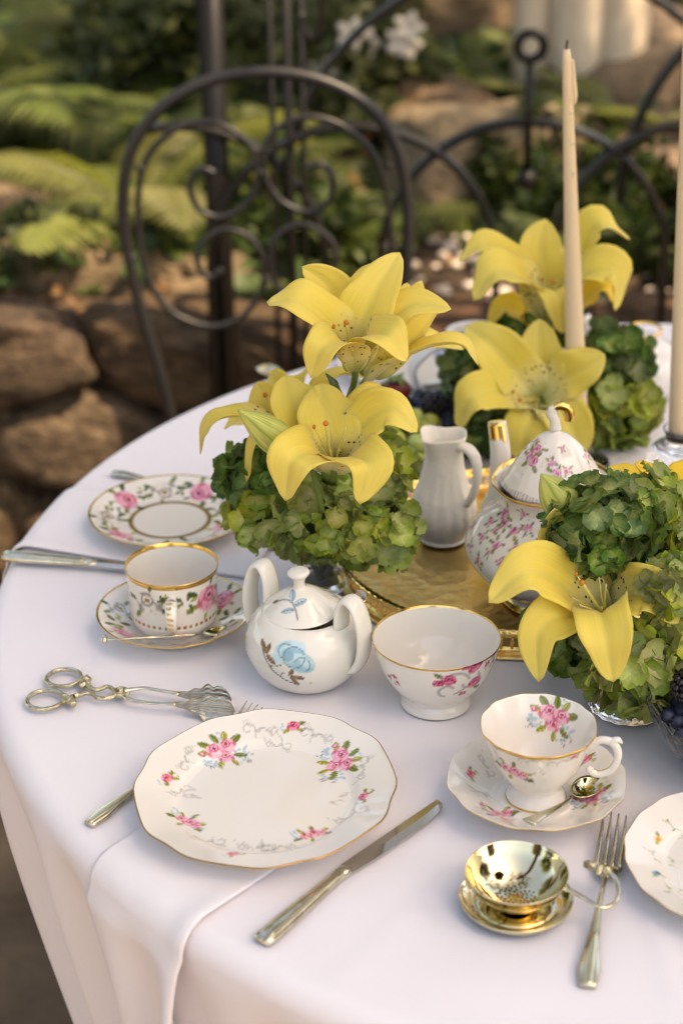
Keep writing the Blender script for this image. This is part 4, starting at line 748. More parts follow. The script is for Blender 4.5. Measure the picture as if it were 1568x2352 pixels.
# spout towards the back left, handle towards the front right
tip = ony(1140, 968, p0[1] + .075); e = np.array([tip[0] - p0[0], tip[1] - p0[1], 0]); L_ = np.linalg.norm(e); e /= L_; tzr = tip[2] - tz
sp = [e * .055 + [0, 0, .040], e * .082 + [0, 0, .048], e * (L_ * .90) + [0, 0, tzr * .52], e * (L_ * .92) + [0, 0, tzr * .80], e * L_ + [0, 0, tzr]]
sv = sweep(sp, [.018, .0165, .0115, .0095, .0085], n=34, seg=16, up=np.cross(e, [0, 0, 1.]), cap=True); plain('spout', sv, tp, goldmask=(sv[0][:, 2] > tzr - .014) & (np.sin(np.arctan2(sv[0][:, 1] - sp[-1][1], sv[0][:, 0] - sp[-1][0]) * 2 - 1.2) > -.2))
hd = -e; hp_ = [hd * .05 + [0, 0, .105], hd * .075 + [0, 0, .125], hd * .105 + [0, 0, .118], hd * .120 + [0, 0, .090], hd * .108 + [0, 0, .055], hd * .07 + [0, 0, .035]]
plain('handle', sweep(hp_, [.006, .006, .0055, .005, .005, .006], n=32, seg=12, up=np.cross(e, [0, 0, 1.])), tp)
plain('thumb_rest', xf(lump(.009, 2, .25, 2, 3), tuple(np.array(hp_[1]) + [0, 0, .006])), tp, goldmask=slice(None))
# ---- cream jug
p0, mx_, hx_ = scale_at(1016, 1236, T + .007); jz = T + .0075
jg = thing('cream_jug', 'slender unglazed ivory porcelain jug with moulded ribs and square lip', 'jug', (p0[0], p0[1], jz))
ld_ = math.atan2(.75, -.66)
def jm(r, h, a):
    t = np.clip((h - .085) / .03, 0, 1); d = (a - ld_ + np.pi) % (2 * np.pi) - np.pi; sq = 1 + .10 * t * np.cos(4 * (a - ld_))
    rib = 1 + .018 * np.cos(16 * a) * np.exp(-((h - .04) / .03) ** 2); return r * sq * rib * (1 + .20 * t * np.exp(-(d / .45) ** 2)), h + .004 * t * np.exp(-(d / .6) ** 2) - .004 * t * np.cos(d)
JP = [(r * mx_ * 1.02, h * hx_ * .91) for r, h in [(0, 4), (44, 4), (50, 0), (55, 4), (52, 10), (60, 24), (72, 50), (75, 76), (68, 106), (55, 140), (47, 172), (43, 200), (45, 222), (52, 246), (53, 250), (50, 251), (42, 222), (40, 200), (44, 172), (52, 140), (64, 106), (70, 76), (60, 40), (0, 20)]]
obj('body', lathe(JP, 128, 5, jm), M['parian'], jg)
e = np.array([.72, -.69, 0]); z_ = np.array([0, 0, 1.]); H_ = 250 * hx_ * .91
pts = [e * .016 + z_ * H_ * .93, e * .027 + z_ * H_ * .965, e * .038 + z_ * H_ * .90, e * .0415 + z_ * H_ * .74, e * .037 + z_ * H_ * .55, e * .029 + z_ * H_ * .42]
obj('handle', sweep(pts, [.0065, .0065, .006, .0052, .0045, .004], [.0038, .0036, .0036, .0034, .0034, .0034], n=30, seg=12, up=np.array([np.cross(np.cross(e, z_), t_) for t_ in np.gradient(smooth_path(pts, 30), axis=0)]), power=.8), M['parian'], jg)
# ================================================================ gilt tray
RIMH = .024; TRR = .163; xl = onz(787, 1290, T + RIMH)[0]; tc0 = np.array([xl + TRR, 1.575, T + .0003])
tray = thing('gilt_tray', 'round gold gallery tray with pierced side and rope rim under the teapot', 'tray', tuple(tc0))
obj('tray_floor', lathe([(0, 0), (TRR - .006, 0), (TRR - .002, .003), (TRR - .004, .0062), (TRR - .012, .0052), (TRR - .03, .0058), (TRR - .045, .0052), (0, .0056)], 128, 3), M['gilt_engraved'], tray)
obj('lower_rail', ring((0, 0, .0062), TRR - .001, .0022, 128, 8), M['gold'], tray); obj('upper_rail', ring((0, 0, .0205), TRR - .0005, .0022, 128, 8), M['gold'], tray)
obj('side_band', lathe([(TRR - .0012, .0055), (TRR + .0002, .0055), (TRR + .0002, .0095), (TRR - .0012, .0095), (TRR - .0012, .0055)], 128), M['gold'], tray)
bal = mesh_data('baluster', *lathe([(.0, .008), (.0016, .008), (.0010, .0105), (.0022, .0135), (.0010, .0165), (.0016, .020), (0, .020)], 8), M['gold'])
for k in range(112):
    a = k * 2 * math.pi / 112; b = link('baluster', bal, tray, ((TRR - .0005) * math.cos(a), (TRR - .0005) * math.sin(a), 0))
n = 720; a = np.linspace(0, 2 * np.pi, n, endpoint=False); P = np.stack([(TRR + .0012) * np.cos(a), (TRR + .0012) * np.sin(a), np.full(n, RIMH)], 1)
v, f = sweep(P, .0036, seg=10, closed=True); ph = np.tile(np.linspace(0, 2 * np.pi, 10, endpoint=False), n); aa = np.repeat(a, 10); c_ = np.repeat(P, 10, 0)
v = c_ + (v - c_) * (1 + .30 * np.abs(np.sin(60 * aa + ph)))[:, None] * .85; obj('rope_rim', (v, f), M['gold'], tray)
# ================================================================ silver
def zpt(px, py, z): return onz(px, py, T + z)
def rel(pts, o): return [np.asarray(p) - o for p in pts]
# dinner fork by the strainer
def fork(name, lab, hpts, head, tips, hw, lift):
    o0 = zpt(*hpts[0], 0); t = thing(name, lab, 'fork', tuple(o0)); s_ = proj(o0)[2] / F
    H_ = rel([zpt(x, y, z) for (x, y), z in zip(hpts, lift)], o0); obj('handle', sweep(H_, [w * s_ for w in hw], [.0022, .0026, .002, .0018, .0017, .0016][:len(hw)], n=36, seg=16, power=.75), M['silver'], t)
    obj('handle_ridge', sweep([np.array(p) + [0, 0, .0020] for p in H_[:-1]], [w * s_ * .55 for w in hw[:-1]], [.0011, .0012, .001, .0008, .0007][:len(hw) - 1], n=30, seg=10), M['silver_bright'], t)
    (bl, br, nk) = head; B = [np.array(zpt(*bl, lift[-1] - .0015)) - o0, np.array(zpt(*br, lift[-1] - .0015)) - o0]; nkp = np.array(zpt(*nk, lift[-1])) - o0
    mid = (B[0] + B[1]) / 2; hw_ = np.linalg.norm(B[1] - B[0]) / 2
    obj('fork_head', sweep([nkp, nkp * .6 + mid * .4 + [0, 0, -.0006], nkp * .25 + mid * .75 + [0, 0, -.0016], mid + [0, 0, -.0006]], [hw[-1] * s_, hw_ * .75, hw_ * 1.0, hw_ * 1.0], [.0016, .0012, .001, .0009], n=16, seg=14), M['silver'], t)
    for i, tp_ in enumerate(tips):
        b = B[0] + (B[1] - B[0]) * (.09 + .82 * i / (len(tips) - 1)); e_ = np.array(zpt(*tp_, lift[-1] + .004)) - o0; obj('tine', sweep([b - (e_ - b) * .06, b * .5 + e_ * .5 + [0, 0, -.001], e_], [hw_ * .19, hw_ * .16, hw_ * .05], [.0011, .001, .0005], n=14, seg=10), M['silver'], t)
fork('dinner_fork', 'silver table fork lying beside the tea strainer, its stem crossed by the strainer handle', [(1348, 2266), (1352, 2225), (1362, 2160), (1374, 2085), (1383, 2040), (1388, 2016)], ((1363, 1984), (1429, 1984), (1388, 2016)), [(1386, 1867), (1403, 1866), (1420, 1869), (1437, 1874)], [20, 27, 15, 8, 6, 7], [.002, .003, .005, .008, .008, .006])
fork('lunch_fork', 'silver fork tucked under the scalloped dinner plate', [(205, 1893), (240, 1866), (300, 1822), (380, 1770), (470, 1705), (510, 1678)], ((522, 1672), (572, 1664), (510, 1684)), [(567, 1610), (580, 1614), (592, 1619), (603, 1625)], [14, 20, 10, 6, 6, 6], [.0022, .0026, .003, .003, .003, .0024])
def knife(name, lab, end, bol, tip, hw, bw, z=.0035, curve=.35):
    o0 = zpt(*end, 0); t = thing(name, lab, 'knife', tuple(o0)); s_ = proj(o0)[2] / F; A_, B_, C_ = [np.array(zpt(*q, z)) - o0 for q in (end, bol, tip)]
    ln = np.linalg.norm(B_ - A_); d = (B_ - A_) / ln; sd = np.cross(d, [0, 0, 1.])
    obj('handle', sweep([A_, A_ + d * ln * .05, A_ + d * ln * .3, A_ + d * ln * .7, B_], [hw * s_ * .75, hw * s_, hw * s_ * .95, hw * s_ * .72, hw * s_ * .6], [.0028, .0042, .0042, .0036, .003], n=34, seg=18, power=.8), M['silver'], t)
    for sg in (-1, 1): obj('handle_line', sweep([A_ + d * ln * .05 + sd * sg * hw * s_ * .5 + [0, 0, .0032], A_ + d * ln * .5 + sd * sg * hw * s_ * .42 + [0, 0, .0034], A_ + d * ln * .96 + sd * sg * hw * s_ * .3 + [0, 0, .0024]], .0009, n=18, seg=8), M['silver_bright'], t)
    bd = (C_ - B_); bl = np.linalg.norm(bd); bd /= bl; obj('bolster', sweep([B_ - d * .003, B_ + bd * .004, B_ + bd * .009], [hw * s_ * .62, hw * s_ * .72, hw * s_ * .5], [.003, .0034, .002], n=12, seg=14), M['silver'], t)
    u = np.linspace(0, 1, 26); bs = np.cross(bd, [0, 0, 1.]); w1 = bw * s_ * np.minimum(1, .75 + u * 1.2) * np.where(u > .6, np.sqrt(np.clip(1 - ((u - .6) / .4) ** 2, 0, 1)), 1); w0 = np.full(26, bw * s_ * .75)
    top = [B_ + bd * (.007 + (bl - .007) * k) for k in u]; V = []
    for k in range(26):
        c0 = top[k] + bs * (-w0[k] * (1 - max(0, u[k] - .85) / .15 * .999)) if False else top[k]
        e1 = top[k] - bs * bw * s_ * .8; e2 = e1 + bs * (bw * s_ * .8 + w1[k]); V += [e1 + [0, 0, .0011], e1 * .5 + e2 * .5 + [0, 0, .0012], e2 + [0, 0, .0002], e2 - [0, 0, .0002], e1 * .5 + e2 * .5 - [0, 0, .0010], e1 - [0, 0, .0010]]
    obj('blade', (np.array(V), [tuple(q) for q in grid_faces(26, 6, True)] + [(0, 1, 2, 3, 4, 5), tuple(range(155, 149, -1))]), M['steel'], t, smooth=False)
knife('dinner_knife', 'silver-handled dinner knife lying right of the scalloped dinner plate', (600, 2162), (782, 2006), (1016, 1846), 26, 25)
knife('tea_knife', 'silver-handled knife pointing from the table edge behind the straight-sided cup', (8, 1276), (203, 1292), (440, 1312), 19, 15, .0062)
# small spoon on the coffee saucer
def spoon(name, lab, pts, zs, hw, bowl, bw, bl, tilt=(0, 0, 1), knob=None, mt='silver'):
    o0 = zpt(*pts[0], 0); t = thing(name, lab, 'spoon', tuple(o0)); s_ = proj(o0)[2] / F; P = rel([zpt(x, y, z) for (x, y), z in zip(pts, zs)], o0)
    obj('handle', sweep(P, [w * s_ for w in hw], [max(.0008, min(w * s_ * .5, .0014)) for w in hw], n=30, seg=12), M[mt], t)
    c = np.array(zpt(*bowl[:2], bowl[2])) - o0; d = c - P[-1]; d /= np.linalg.norm(d); nr = np.asarray(tilt, float); nr -= d * (nr @ d); nr /= np.linalg.norm(nr); sd = np.cross(d, nr); V = []; nu, nr_ = 24, 9
    for side in (0, 1):
        for i in range(nr_):
            r = (i / (nr_ - 1)) if side == 0 else 1 - i / (nr_ - 1)
            for j in range(nu):
                a = 2 * math.pi * j / nu; w = bw * (1 + .12 * math.cos(a)); V.append(c + d * bl * r * math.cos(a) + sd * w * r * math.sin(a) + nr * (bw * .5 * (r * r - 1) - side * .0009))
    obj('spoon_bowl', (np.array(V), grid_faces(nr_ * 2, nu, True)), M['silver_bright' if mt == 'silver' else mt], t)
    if knob: obj('finial', xf(lump(knob[1], 2, .12, 2, 1, (1, 1.5, 1)), P[0] + np.array(knob[2]), sc=1.), M[knob[0]], t)
    return t
spoon('coffee_spoon', 'slim silver coffee spoon resting on the rose saucer', [(246, 1469), (300, 1466), (370, 1462), (452, 1456)], [.0225, .0222, .020, .016], [3, 3, 3.5, 4], (500, 1448, .0145), .0075, .0135, knob=('silver', .0034, (-.002, 0, .0005)))
spoon('tea_spoon', 'small silver teaspoon lying in the scalloped saucer', [(1214, 1888), (1240, 1874), (1285, 1850), (1312, 1834)], [.0262, .0235, .0175, .0155], [19, 13, 6, 5], (1346, 1806, .0150), .0105, .0160, tilt=(-.1, -.25, 1))
spoon('sugar_spoon', 'silver spoon with a glass bead finial standing in the sugar bowl', [(825, 1372), (800, 1388), (775, 1405), (745, 1425)], [.066, .061, .055, .046], [3, 2.5, 2.5, 3], (725, 1440, .040), .007, .010, knob=('glass', .0052, (.001, 0, .001)))
spoon('serving_spoon', 'silver spoon lying near the far table edge behind the lilies', [(720, 905), (690, 882), (660, 866)], [.003, .004, .004], [5, 4, 4], (622, 850, .006), .013, .02)
o0 = zpt(335, 1097, 0); t = thing('tea_fork', 'silver fork handle showing behind the rose-bordered tea plate', 'fork', tuple(o0)); obj('handle', sweep(rel([zpt(258, 1086, .003), zpt(285, 1089, .003), zpt(320, 1097, .003), zpt(400, 1120, .0022)], o0), [.005, .0062, .004, .0028], [.002, .002, .0015, .0014], n=24, seg=12), M['silver'], t)
hd_ = np.array(zpt(400, 1120, .002)) - o0; obj('fork_head', sweep([hd_, hd_ * 1.25, hd_ * 1.5], [.003, .009, .010], [.0014, .001, .0008], n=10, seg=12), M['silver'], t)
# tea strainer on its dish
p0 = onz(1183, 2082); st = thing('strainer_stand', 'polished silver-gilt drip dish under the tea strainer', 'dish', (p0[0], p0[1], T + .0004))
obj('dish', lathe([(0, .002), (.028, .002), (.030, 0), (.034, .0008), (.0385, .0055), (.0402, .0085), (.0398, .0092), (.0375, .007), (.033, .0042), (.029, .0036), (.027, .0046), (.012, .0046), (.009, .005), (0, .005)], 72, 4), M['silver_bright'], st)
ts_ = thing('tea_strainer', 'polished silver tea strainer bowl with a ring handle, perforated at the bottom', 'tea strainer', (p0[0], p0[1], T + .0058))
mt = M['strainer'] = mat('perforated_silver', (.74, .64, .42), .05, 1.)
bw_ = lathe([(0, .0), (.008, .0002), (.016, .0018), (.024, .0062), (.031, .0138), (.0352, .0215), (.0363, .0242), (.0358, .0247), (.0345, .0222), (.0302, .0145), (.0232, .0072), (.0155, .0028), (.008, .0011), (0, .0009)], 96, 5); obj('strainer_bowl', bw_, mt, ts_)
hole = mesh_data('hole', *lathe([(0, .0002), (.00062, .0002), (.00062, .0004), (0, .0004)], 8), M['wick'])
for k in range(70):
    r = .0011 * math.sqrt(k) * 1.6; a = k * 2.39996
    if r < .0145: link('hole', hole, ts_, (r * math.cos(a), r * math.sin(a), .00075 + (r / .0155) ** 2.2 * .0021))
o3 = np.array([p0[0], p0[1], T + .0058]); hz = [(1296, 2040, .027), (1318, 2050, .026), (1345, 2066, .024), (1380, 2084, .022), (1408, 2076, .021), (1420, 2050, .021), (1413, 2020, .022), (1395, 2000, .023)]
obj('handle', sweep(rel([zpt(*q) for q in hz], o3), [.0028, .0018, .0016, .0016, .0016, .0018, .002, .0024], [.0014] * 8, n=46, seg=10), M['silver'], ts_)
for k, (x, y, r) in enumerate([(1392, 1999, .0042), (1378, 1995, .0046), (1366, 1990, .0042), (1356, 1988, .0036), (1347, 1985, .0028), (1372, 2001, .0034)]): obj('scroll_ornament', xf(lump(r, 2, .35, 3, k), np.array(zpt(x, y, .0225)) - o3), M['chased'], ts_)
# pastry tongs
o0 = onz(278, 1593); tg_ = thing('pastry_tongs', 'ornate silver scissor-handled pastry tongs with shell blades', 'tongs', tuple(o0))
def tz(px, py, z): return np.array(zpt(px, py, z)) - o0
s_ = proj(o0)[2] / F
for (cx, cy, rx) in ((147, 1557, 40), (105, 1607, 42)):
    obj('finger_ring', ring(tz(cx, cy, .004), rx * s_, .0021, 44, 8, r2=rx * s_ * .95), M['silver'], tg_); obj('finger_ring_edge', ring(tz(cx, cy, .0052), rx * s_ * .94, .0008, 44, 6, r2=rx * s_ * .9), M['chased'], tg_)
for (cx, cy) in ((196, 1567), (157, 1608)):
    q = random.Random(cx)
    for k in range(9): obj('flower_ornament', xf(lump(.0028 * q.uniform(.7, 1.3), 2, .35, 3, k), tz(cx + q.uniform(-14, 14), cy + q.uniform(-9, 9), .004 + q.uniform(0, .002))), M['chased'], tg_)
for pts in ([(200, 1572), (214, 1583), (228, 1584), (248, 1577), (266, 1588)], [(172, 1600), (194, 1593), (212, 1594), (224, 1603), (246, 1604), (268, 1597)]): obj('shank', sweep([tz(x, y, .0055) for x, y in pts], [.0026, .002, .0018, .0018, .0022], n=30, seg=10), M['chased'], tg_)
obj('pivot', xf(lathe([(0, 0), (.0068, 0), (.0072, .002), (.0066, .0034), (.0050, .0038), (.0045, .003), (.002, .003), (.0018, .0052), (0, .0054)], 28, 2), tz(279, 1594, .004)), M['chased'], tg_)
for pts in ([(286, 1588), (300, 1584), (334, 1581), (374, 1587), (412, 1593)], [(286, 1599), (296, 1606), (322, 1612), (368, 1616), (404, 1616)]): obj('arm', sweep([tz(x, y, .007 + .002 * i / 4) for i, (x, y) in enumerate(pts)], [.0024, .0022, .0018, .0018, .003], [.002, .0018, .0015, .0012, .001], n=30, seg=10), M['silver'], tg_)
mt = M['shell'] = mat('engraved_silver_shell', (.62, .56, .46), .26, 1.); add_bump(mt, 300, .35, .001, 3)
def shell(base, tip, z0, lean):
    A_, B_ = base, tip; d = B_ - A_; ln = np.linalg.norm(d); d /= ln; upv = np.array(lean, float); upv -= d * (upv @ d); upv /= np.linalg.norm(upv); nrm = np.cross(d, upv); nv, nu = 46, 41; V = []
    for i in range(nv):
        t_ = i / (nv - 1); w = .0102 * (.16 + .84 * min(1, max(0, t_ / .55)) ** 1.3) * (1 + .13 * math.sin(t_ * 26) * (t_ < .7))
        if t_ > .72: w *= math.sqrt(max(0, 1 - ((t_ - .72) / .28) ** 2)) * (1 + .05 * math.cos(t_ * 70)) + .02
        for j in range(nu):
            x = j / (nu - 1) * 2 - 1; rid = .0005 * math.cos(x * 15 * (1.25 - .5 * t_) + 3 * abs(x)) * min(1, t_ * 5) + .0007 * math.exp(-(x / .12) ** 2) + .0004 * math.cos(t_ * 34 - 5 * abs(x)) * abs(x); V.append(A_ + d * ln * t_ + upv * x * w + nrm * (rid - .0025 * (1 - x * x)))
    v = np.array(V); b = v + nrm * -.0008; g = grid_faces(nv, nu); bd = [i * nu for i in range(nv)]; return np.concatenate([v, b]), [tuple(q) for q in g] + [tuple(q + len(v))[::-1] for q in g]
obj('shell_blade', shell(tz(400, 1617, .009), tz(538, 1633, .0105), 0, (0, .55, .8)), M['shell'], tg_); obj('shell_blade', shell(tz(408, 1594, .009), tz(530, 1608, .0105), 0, (0, .4, .9)), M['shell'], tg_)
# ================================================================ candles
def candle(lab, base, top, r0, r1, drips=True):
    base, top = np.asarray(base), np.asarray(top); t = thing('taper_candle', lab, 'candle', tuple(base), group='ivory taper candles'); d = top - base; n = 40; P = [d * k / (n - 1) for k in range(n)]; rr = [r0 + (r1 - r0) * (k / (n - 1)) ** 1.0 for k in range(n)]; rr[-1] *= .75
    obj('wax', sweep(P, rr, raw=True, seg=26, up=(0, 1, 0)), M['wax'], t); obj('wick', sweep([d, d + [0, .0005, .004], d + [.0006, 0, .0085]], .0009, n=6, seg=6, up=(0, 1, 0)), M['wick'], t)
    if drips:
        L_ = np.linalg.norm(d)
        for px_, f_, ln, w in ((1, .955, .014, .0020), (1, .925, .020, .0028), (1, .905, .012, .0017)):
            c = d * f_ + np.array([r1 * 1.0 + .0010 + (1 - f_) * .010, -.0005, 0]); obj('wax_drip', sweep([c + [-.0015, 0, .010], c, c + [.0012, 0, -ln * .6], c + [.0014, 0, -ln]], [w * .7, w, w * 1.1, w * .4], n=14, seg=10, up=(0, 1, 0)), M['wax'], t)
        for f_, s in ((.86, .0018), (.845, .0012), (.79, .0019), (.72, .0018), (.89, .0014)):
            r = r0 + (r1 - r0) * f_; obj('wax_bead', xf(lump(s, 2, .1, 1), d * f_ + np.array([r * .45, -r * .86, 0])), M['wax'], t)
    return t
b1 = ony(1327, 1046, 1.80); candle('ivory taper candle with wax drips standing behind the teapot', b1, ony(1300, 114, 1.80), .0122, .0042)
h1 = thing('candle_dish', 'low clear glass candle holder behind the teapot', 'candle holder', (b1[0], b1[1], T)); obj('glass_body', lathe([(0, .001), (.030, .001), (.033, .003), (.030, .007), (.017, .010), (.0150, .020), (.0165, .026), (.0150, .0265), (.0135, .020), (.0135, .0115), (0, .0108)], 48, 3), M['glass'], h1)
p2 = onz(1556, 1128); zb = ony(1543, 1000, p2[1]); candle('ivory taper candle in the ribbed glass holder', (p2[0] - .003, p2[1], zb[2] - .004), ony(1586, -60, p2[1]) + np.array([0, 0, .01]), .0110, .0058, False)
h2 = thing('ribbed_holder', 'tall ribbed clear glass candle holder at the right of the flowers', 'candle holder', (p2[0], p2[1], T + .0004)); hh = zb[2] - T
rb = lambda r, h, a: (r * (1 + .045 * np.cos(26 * a) * np.clip((h * -1 + hh * .80) / .01, 0, 1) * np.clip(r / .02, 0, 1)), h)
obj('glass_body', lathe([(0, .001), (.036, .001), (.0375, .004), (.036, .02), (.0325, hh * .55), (.0300, hh * .74), (.0255, hh * .82), (.0175, hh * .87), (.0165, hh * .98), (.0195, hh * 1.10), (.0185, hh * 1.115), (.0142, hh * 1.02), (.0128, hh * .93), (0, hh * .925)], 156, 4, rb), M['glass'], h2)
# ================================================================ fruit
p0 = onz(915, 1112); FD = np.array([p0[0], p0[1] + .055, T]); fd = thing('fruit_dish', 'shallow clear glass dish of green grapes behind the cream jug', 'dish', tuple(FD))
obj('glass_body', lathe([(0, .001), (.045, .001), (.05, .004), (.064, .018), (.071, .032), (.0695, .0328), (.062, .0195), (.048, .0075), (0, .0055)], 96, 4), M['glass_frost'], fd)
grape = mesh_data('grape', *lump(.0098, 3, .03, 1, 2, (1, 1, 1.18)), M['grape']); q = random.Random(9); spots = []
for z0, R_, n_ in ((.020, .047, 15), (.035, .040, 12), (.048, .022, 5)):
    for k in range(n_): a = 2 * math.pi * k / n_ + z0 * 90; r = R_ * (1 if k % 3 else .62); spots.append((r * math.cos(a), r * math.sin(a), z0 + q.uniform(-.002, .002)))
for s in spots:
    o = link('grape', grape, None, tuple(FD + np.array(s))); o.rotation_euler = (q.uniform(-1, 1), q.uniform(-1, 1), q.uniform(0, 6)); k = q.uniform(.9, 1.12); o.scale = (k, k, k); tag(o, 'round green grape heaped in the clear glass dish', 'grape', 'green grapes in the glass dish')
p0 = onz(968, 1000); BD = np.array([p0[0], p0[1], T]); bd = thing('berry_dish', 'small white dish of dark berries behind the cream jug', 'dish', tuple(BD)); obj('dish', lathe([(0, .002), (.03, .002), (.032, 0), (.036, .002), (.052, .018), (.056, .024), (.055, .0248), (.048, .018), (.03, .0055), (0, .005)], 72, 4), M['parian'], bd)
bb = mesh_data('blueberry', *lump(.0066, 3, .04, 1, 4), M['blueberry']); bcr = mesh_data('calyx', *ring((0, 0, .0061), .0019, .0008, 10, 5), M['blackberry'])
def blueberry(loc, lab, grp, q):
    o = link('blueberry', bb, None, tuple(loc)); o.rotation_euler = (q.uniform(-1.2, 1.2), q.uniform(-1.2, 1.2), q.uniform(0, 6)); k = q.uniform(.88, 1.12); o.scale = (k, k, k); tag(o, lab, 'blueberry', grp); link('calyx', bcr, o)
for k in range(34):
    a = k * 2.4; r = .0085 * math.sqrt(k); blueberry(BD + np.array([r * math.cos(a), r * math.sin(a), .034 - r * .12 + q.uniform(-.002, .004)]), 'blueberry in the small white dish behind the jug', 'blueberries in the small dish', q)
def blackberry(loc, lab, s=1.):
    V, Fc = [], []; n = 0
    for k in range(46):
        z = 1 - 2 * (k + .5) / 46; r = math.sqrt(1 - z * z); a = k * 2.4; v, f = lump(.0034, 1, 0, 1); v = v + np.array([r * math.cos(a) * .0085, r * math.sin(a) * .0085, z * .0115]); V.append(v); Fc += [tuple(i + n for i in t_) for t_ in f]; n += len(v)
    o = obj('blackberry', (np.concatenate(V) * s, Fc), M['blackberry'], None, tuple(loc)); o.rotation_euler = (1.3, .2, q.uniform(0, 6)); return tag(o, lab, 'blackberry', 'blackberries among the blueberries')
blackberry(BD + np.array([.012, -.024, .046]), 'glossy blackberry on the small white dish of berries', 1.15); blackberry(BD + np.array([.034, -.018, .042]), 'glossy blackberry on the small white dish of berries', 1.05)
sp_ = ony(908, 905, BD[1]); sw = thing('strawberry', 'dark red strawberry with green leaves on top of the berries', 'strawberry', tuple(sp_))
obj('fruit', lathe([(0, -.020), (.006, -.018), (.013, -.009), (.0165, .002), (.0155, .010), (.009, .0145), (0, .014)], 32, 4), M['strawberry'], sw)
for k in range(7): a = k * .9; obj('calyx_leaf', sweep([(0, 0, .0145), (.006 * math.cos(a), .006 * math.sin(a), .0185), (.015 * math.cos(a), .015 * math.sin(a), .014 + (.006 if k % 2 else -.004))], [.0015, .0042, .0006], [.0005] * 3, n=9, seg=8), M['stem'], sw)
# cut-glass bowl of blueberries at the right
p0 = onz(1690, 1752); cb_ = thing('crystal_bowl', 'cut-glass bowl heaped with blueberries at the right edge', 'bowl', (p0[0], p0[1], T + .0004))
cut = lambda r, h, a: (r * (1 + .012 * np.cos(36 * a) * np.clip((h - .004) / .01, 0, 1) * (r > .03)), h + .0012 * np.cos(18 * a) * np.clip((h - .04) / .01, 0, 1))
obj('glass_body', lathe([(0, .002), (.030, .002), (.034, 0), (.038, .002), (.052, .016), (.064, .034), (.0725, .0515), (.0712, .0525), (.061, .036), (.049, .019), (.034, .0075), (0, .0065)], 144, 4, cut), M['glass_frost'], cb_)
for lay, (z0, R_, n_) in enumerate(((.016, .036, 24), (.028, .050, 44), (.040, .058, 64), (.050, .045, 40), (.058, .03, 18))):
    for k in range(n_):
        r = R_ * math.sqrt((k + .5) / n_); a = k * 2.4 + lay
        if lay < 2 and r < R_ * .6: continue
        blueberry(np.array([p0[0] + r * math.cos(a), p0[1] + r * math.sin(a), T + z0 + q.uniform(-.002, .002)]), 'bloomy blueberry heaped in the cut-glass bowl', 'blueberries in the cut-glass bowl', q)
for dx, dy in ((-.028, .026), (-.012, .040), (-.042, .014)): blackberry((p0[0] + dx, p0[1] + dy, T + .063), 'glossy blackberry on the blueberries in the cut-glass bowl', 1.1)
# ================================================================ china at the back of the table
p0 = onz(930, 855); bpl = China([(r * .8, h * .8) for r, h in PLATE], (p0[0], p0[1], T + .0006), 200, 5)
for k in range(9): bpl.stamp_at(bpl.near(k * .7, .06, lo=.55), .016, BLUEPRINT, k * 60)
o = bpl.build('blue_plate'); tag(o, 'white plate with blue printed border behind the berries', 'plate')
p0, mx_, hx_ = scale_at(1092, 925); jg2 = thing('white_jug', 'tall white jug with a broad loop handle behind the berries', 'jug', (p0[0], p0[1], T + .0004))
gw = China([(r * mx_, h * hx_) for r, h in [(0, 4), (50, 4), (56, 0), (60, 6), (74, 30), (86, 62), (84, 96), (70, 122), (62, 138), (66, 152), (72, 158), (69, 158), (60, 140), (66, 122), (80, 92), (70, 40), (0, 16)]], np.array([p0[0], p0[1], T + .0004]), 120, 4, base=np.array(lin(232, 232, 230)) * .9); gw.build('body', jg2)
e = np.array([-.95, -.3, 0]); pts = [e * 62 * mx_ + [0, 0, 140 * hx_], e * 110 * mx_ + [0, 0, 136 * hx_], e * 152 * mx_ + [0, 0, 104 * hx_], e * 150 * mx_ + [0, 0, 66 * hx_], e * 118 * mx_ + [0, 0, 30 * hx_], e * 78 * mx_ + [0, 0, 22 * hx_]]
plain('handle', sweep(pts, [.010, .010, .0095, .009, .008, .008], [.0045] * 6, n=32, seg=12, up=np.array([np.cross(np.cross(e, z_), t_) for t_ in np.gradient(smooth_path(pts, 32), axis=0)])), jg2, np.array(lin(232, 232, 230)) * .9)
p0, mx_, hx_ = scale_at(1468, 905); tp2 = thing('white_teapot', 'white teapot with gilt lid ring at the far side of the table', 'teapot', (p0[0], p0[1], T + .0004))
w2 = China([(r * mx_, h * hx_) for r, h in [(0, 4), (60, 4), (66, 0), (72, 6), (96, 34), (104, 62), (94, 92), (64, 112), (56, 118), (40, 128), (14, 136), (0, 137)]], np.array([p0[0], p0[1], T + .0004]), 140, 5, base=np.array(lin(236, 230, 226)) * .92)
for px, py in ((1513, 909), (1500, 860), (1450, 850)): w2.stamp(px, py, 30, TINYB)
w2.build('body', tp2); e = np.array([-.85, .5, 0]); plain('spout', sweep([e * 90 * mx_ + [0, 0, 40 * hx_], e * 122 * mx_ + [0, 0, 72 * hx_], e * 130 * mx_ + [0, 0, 110 * hx_], e * 150 * mx_ + [0, 0, 150 * hx_]], [.014, .011, .009, .008], n=20, seg=12, up=(0, 1, 0)), tp2)
plain('lid_ring', ring((0, 0, 144 * hx_), 40 * mx_, .0016, 28, 8, ay=(0, .5, .25)), tp2, goldmask=np.ones(28 * 8, bool)); plain('handle', sweep([-e * 92 * mx_ + [0, 0, 90 * hx_], -e * 150 * mx_ + [0, 0, 100 * hx_], -e * 160 * mx_ + [0, 0, 60 * hx_], -e * 98 * mx_ + [0, 0, 40 * hx_]], .006, n=20, seg=10, up=(0, 1, 0)), tp2)
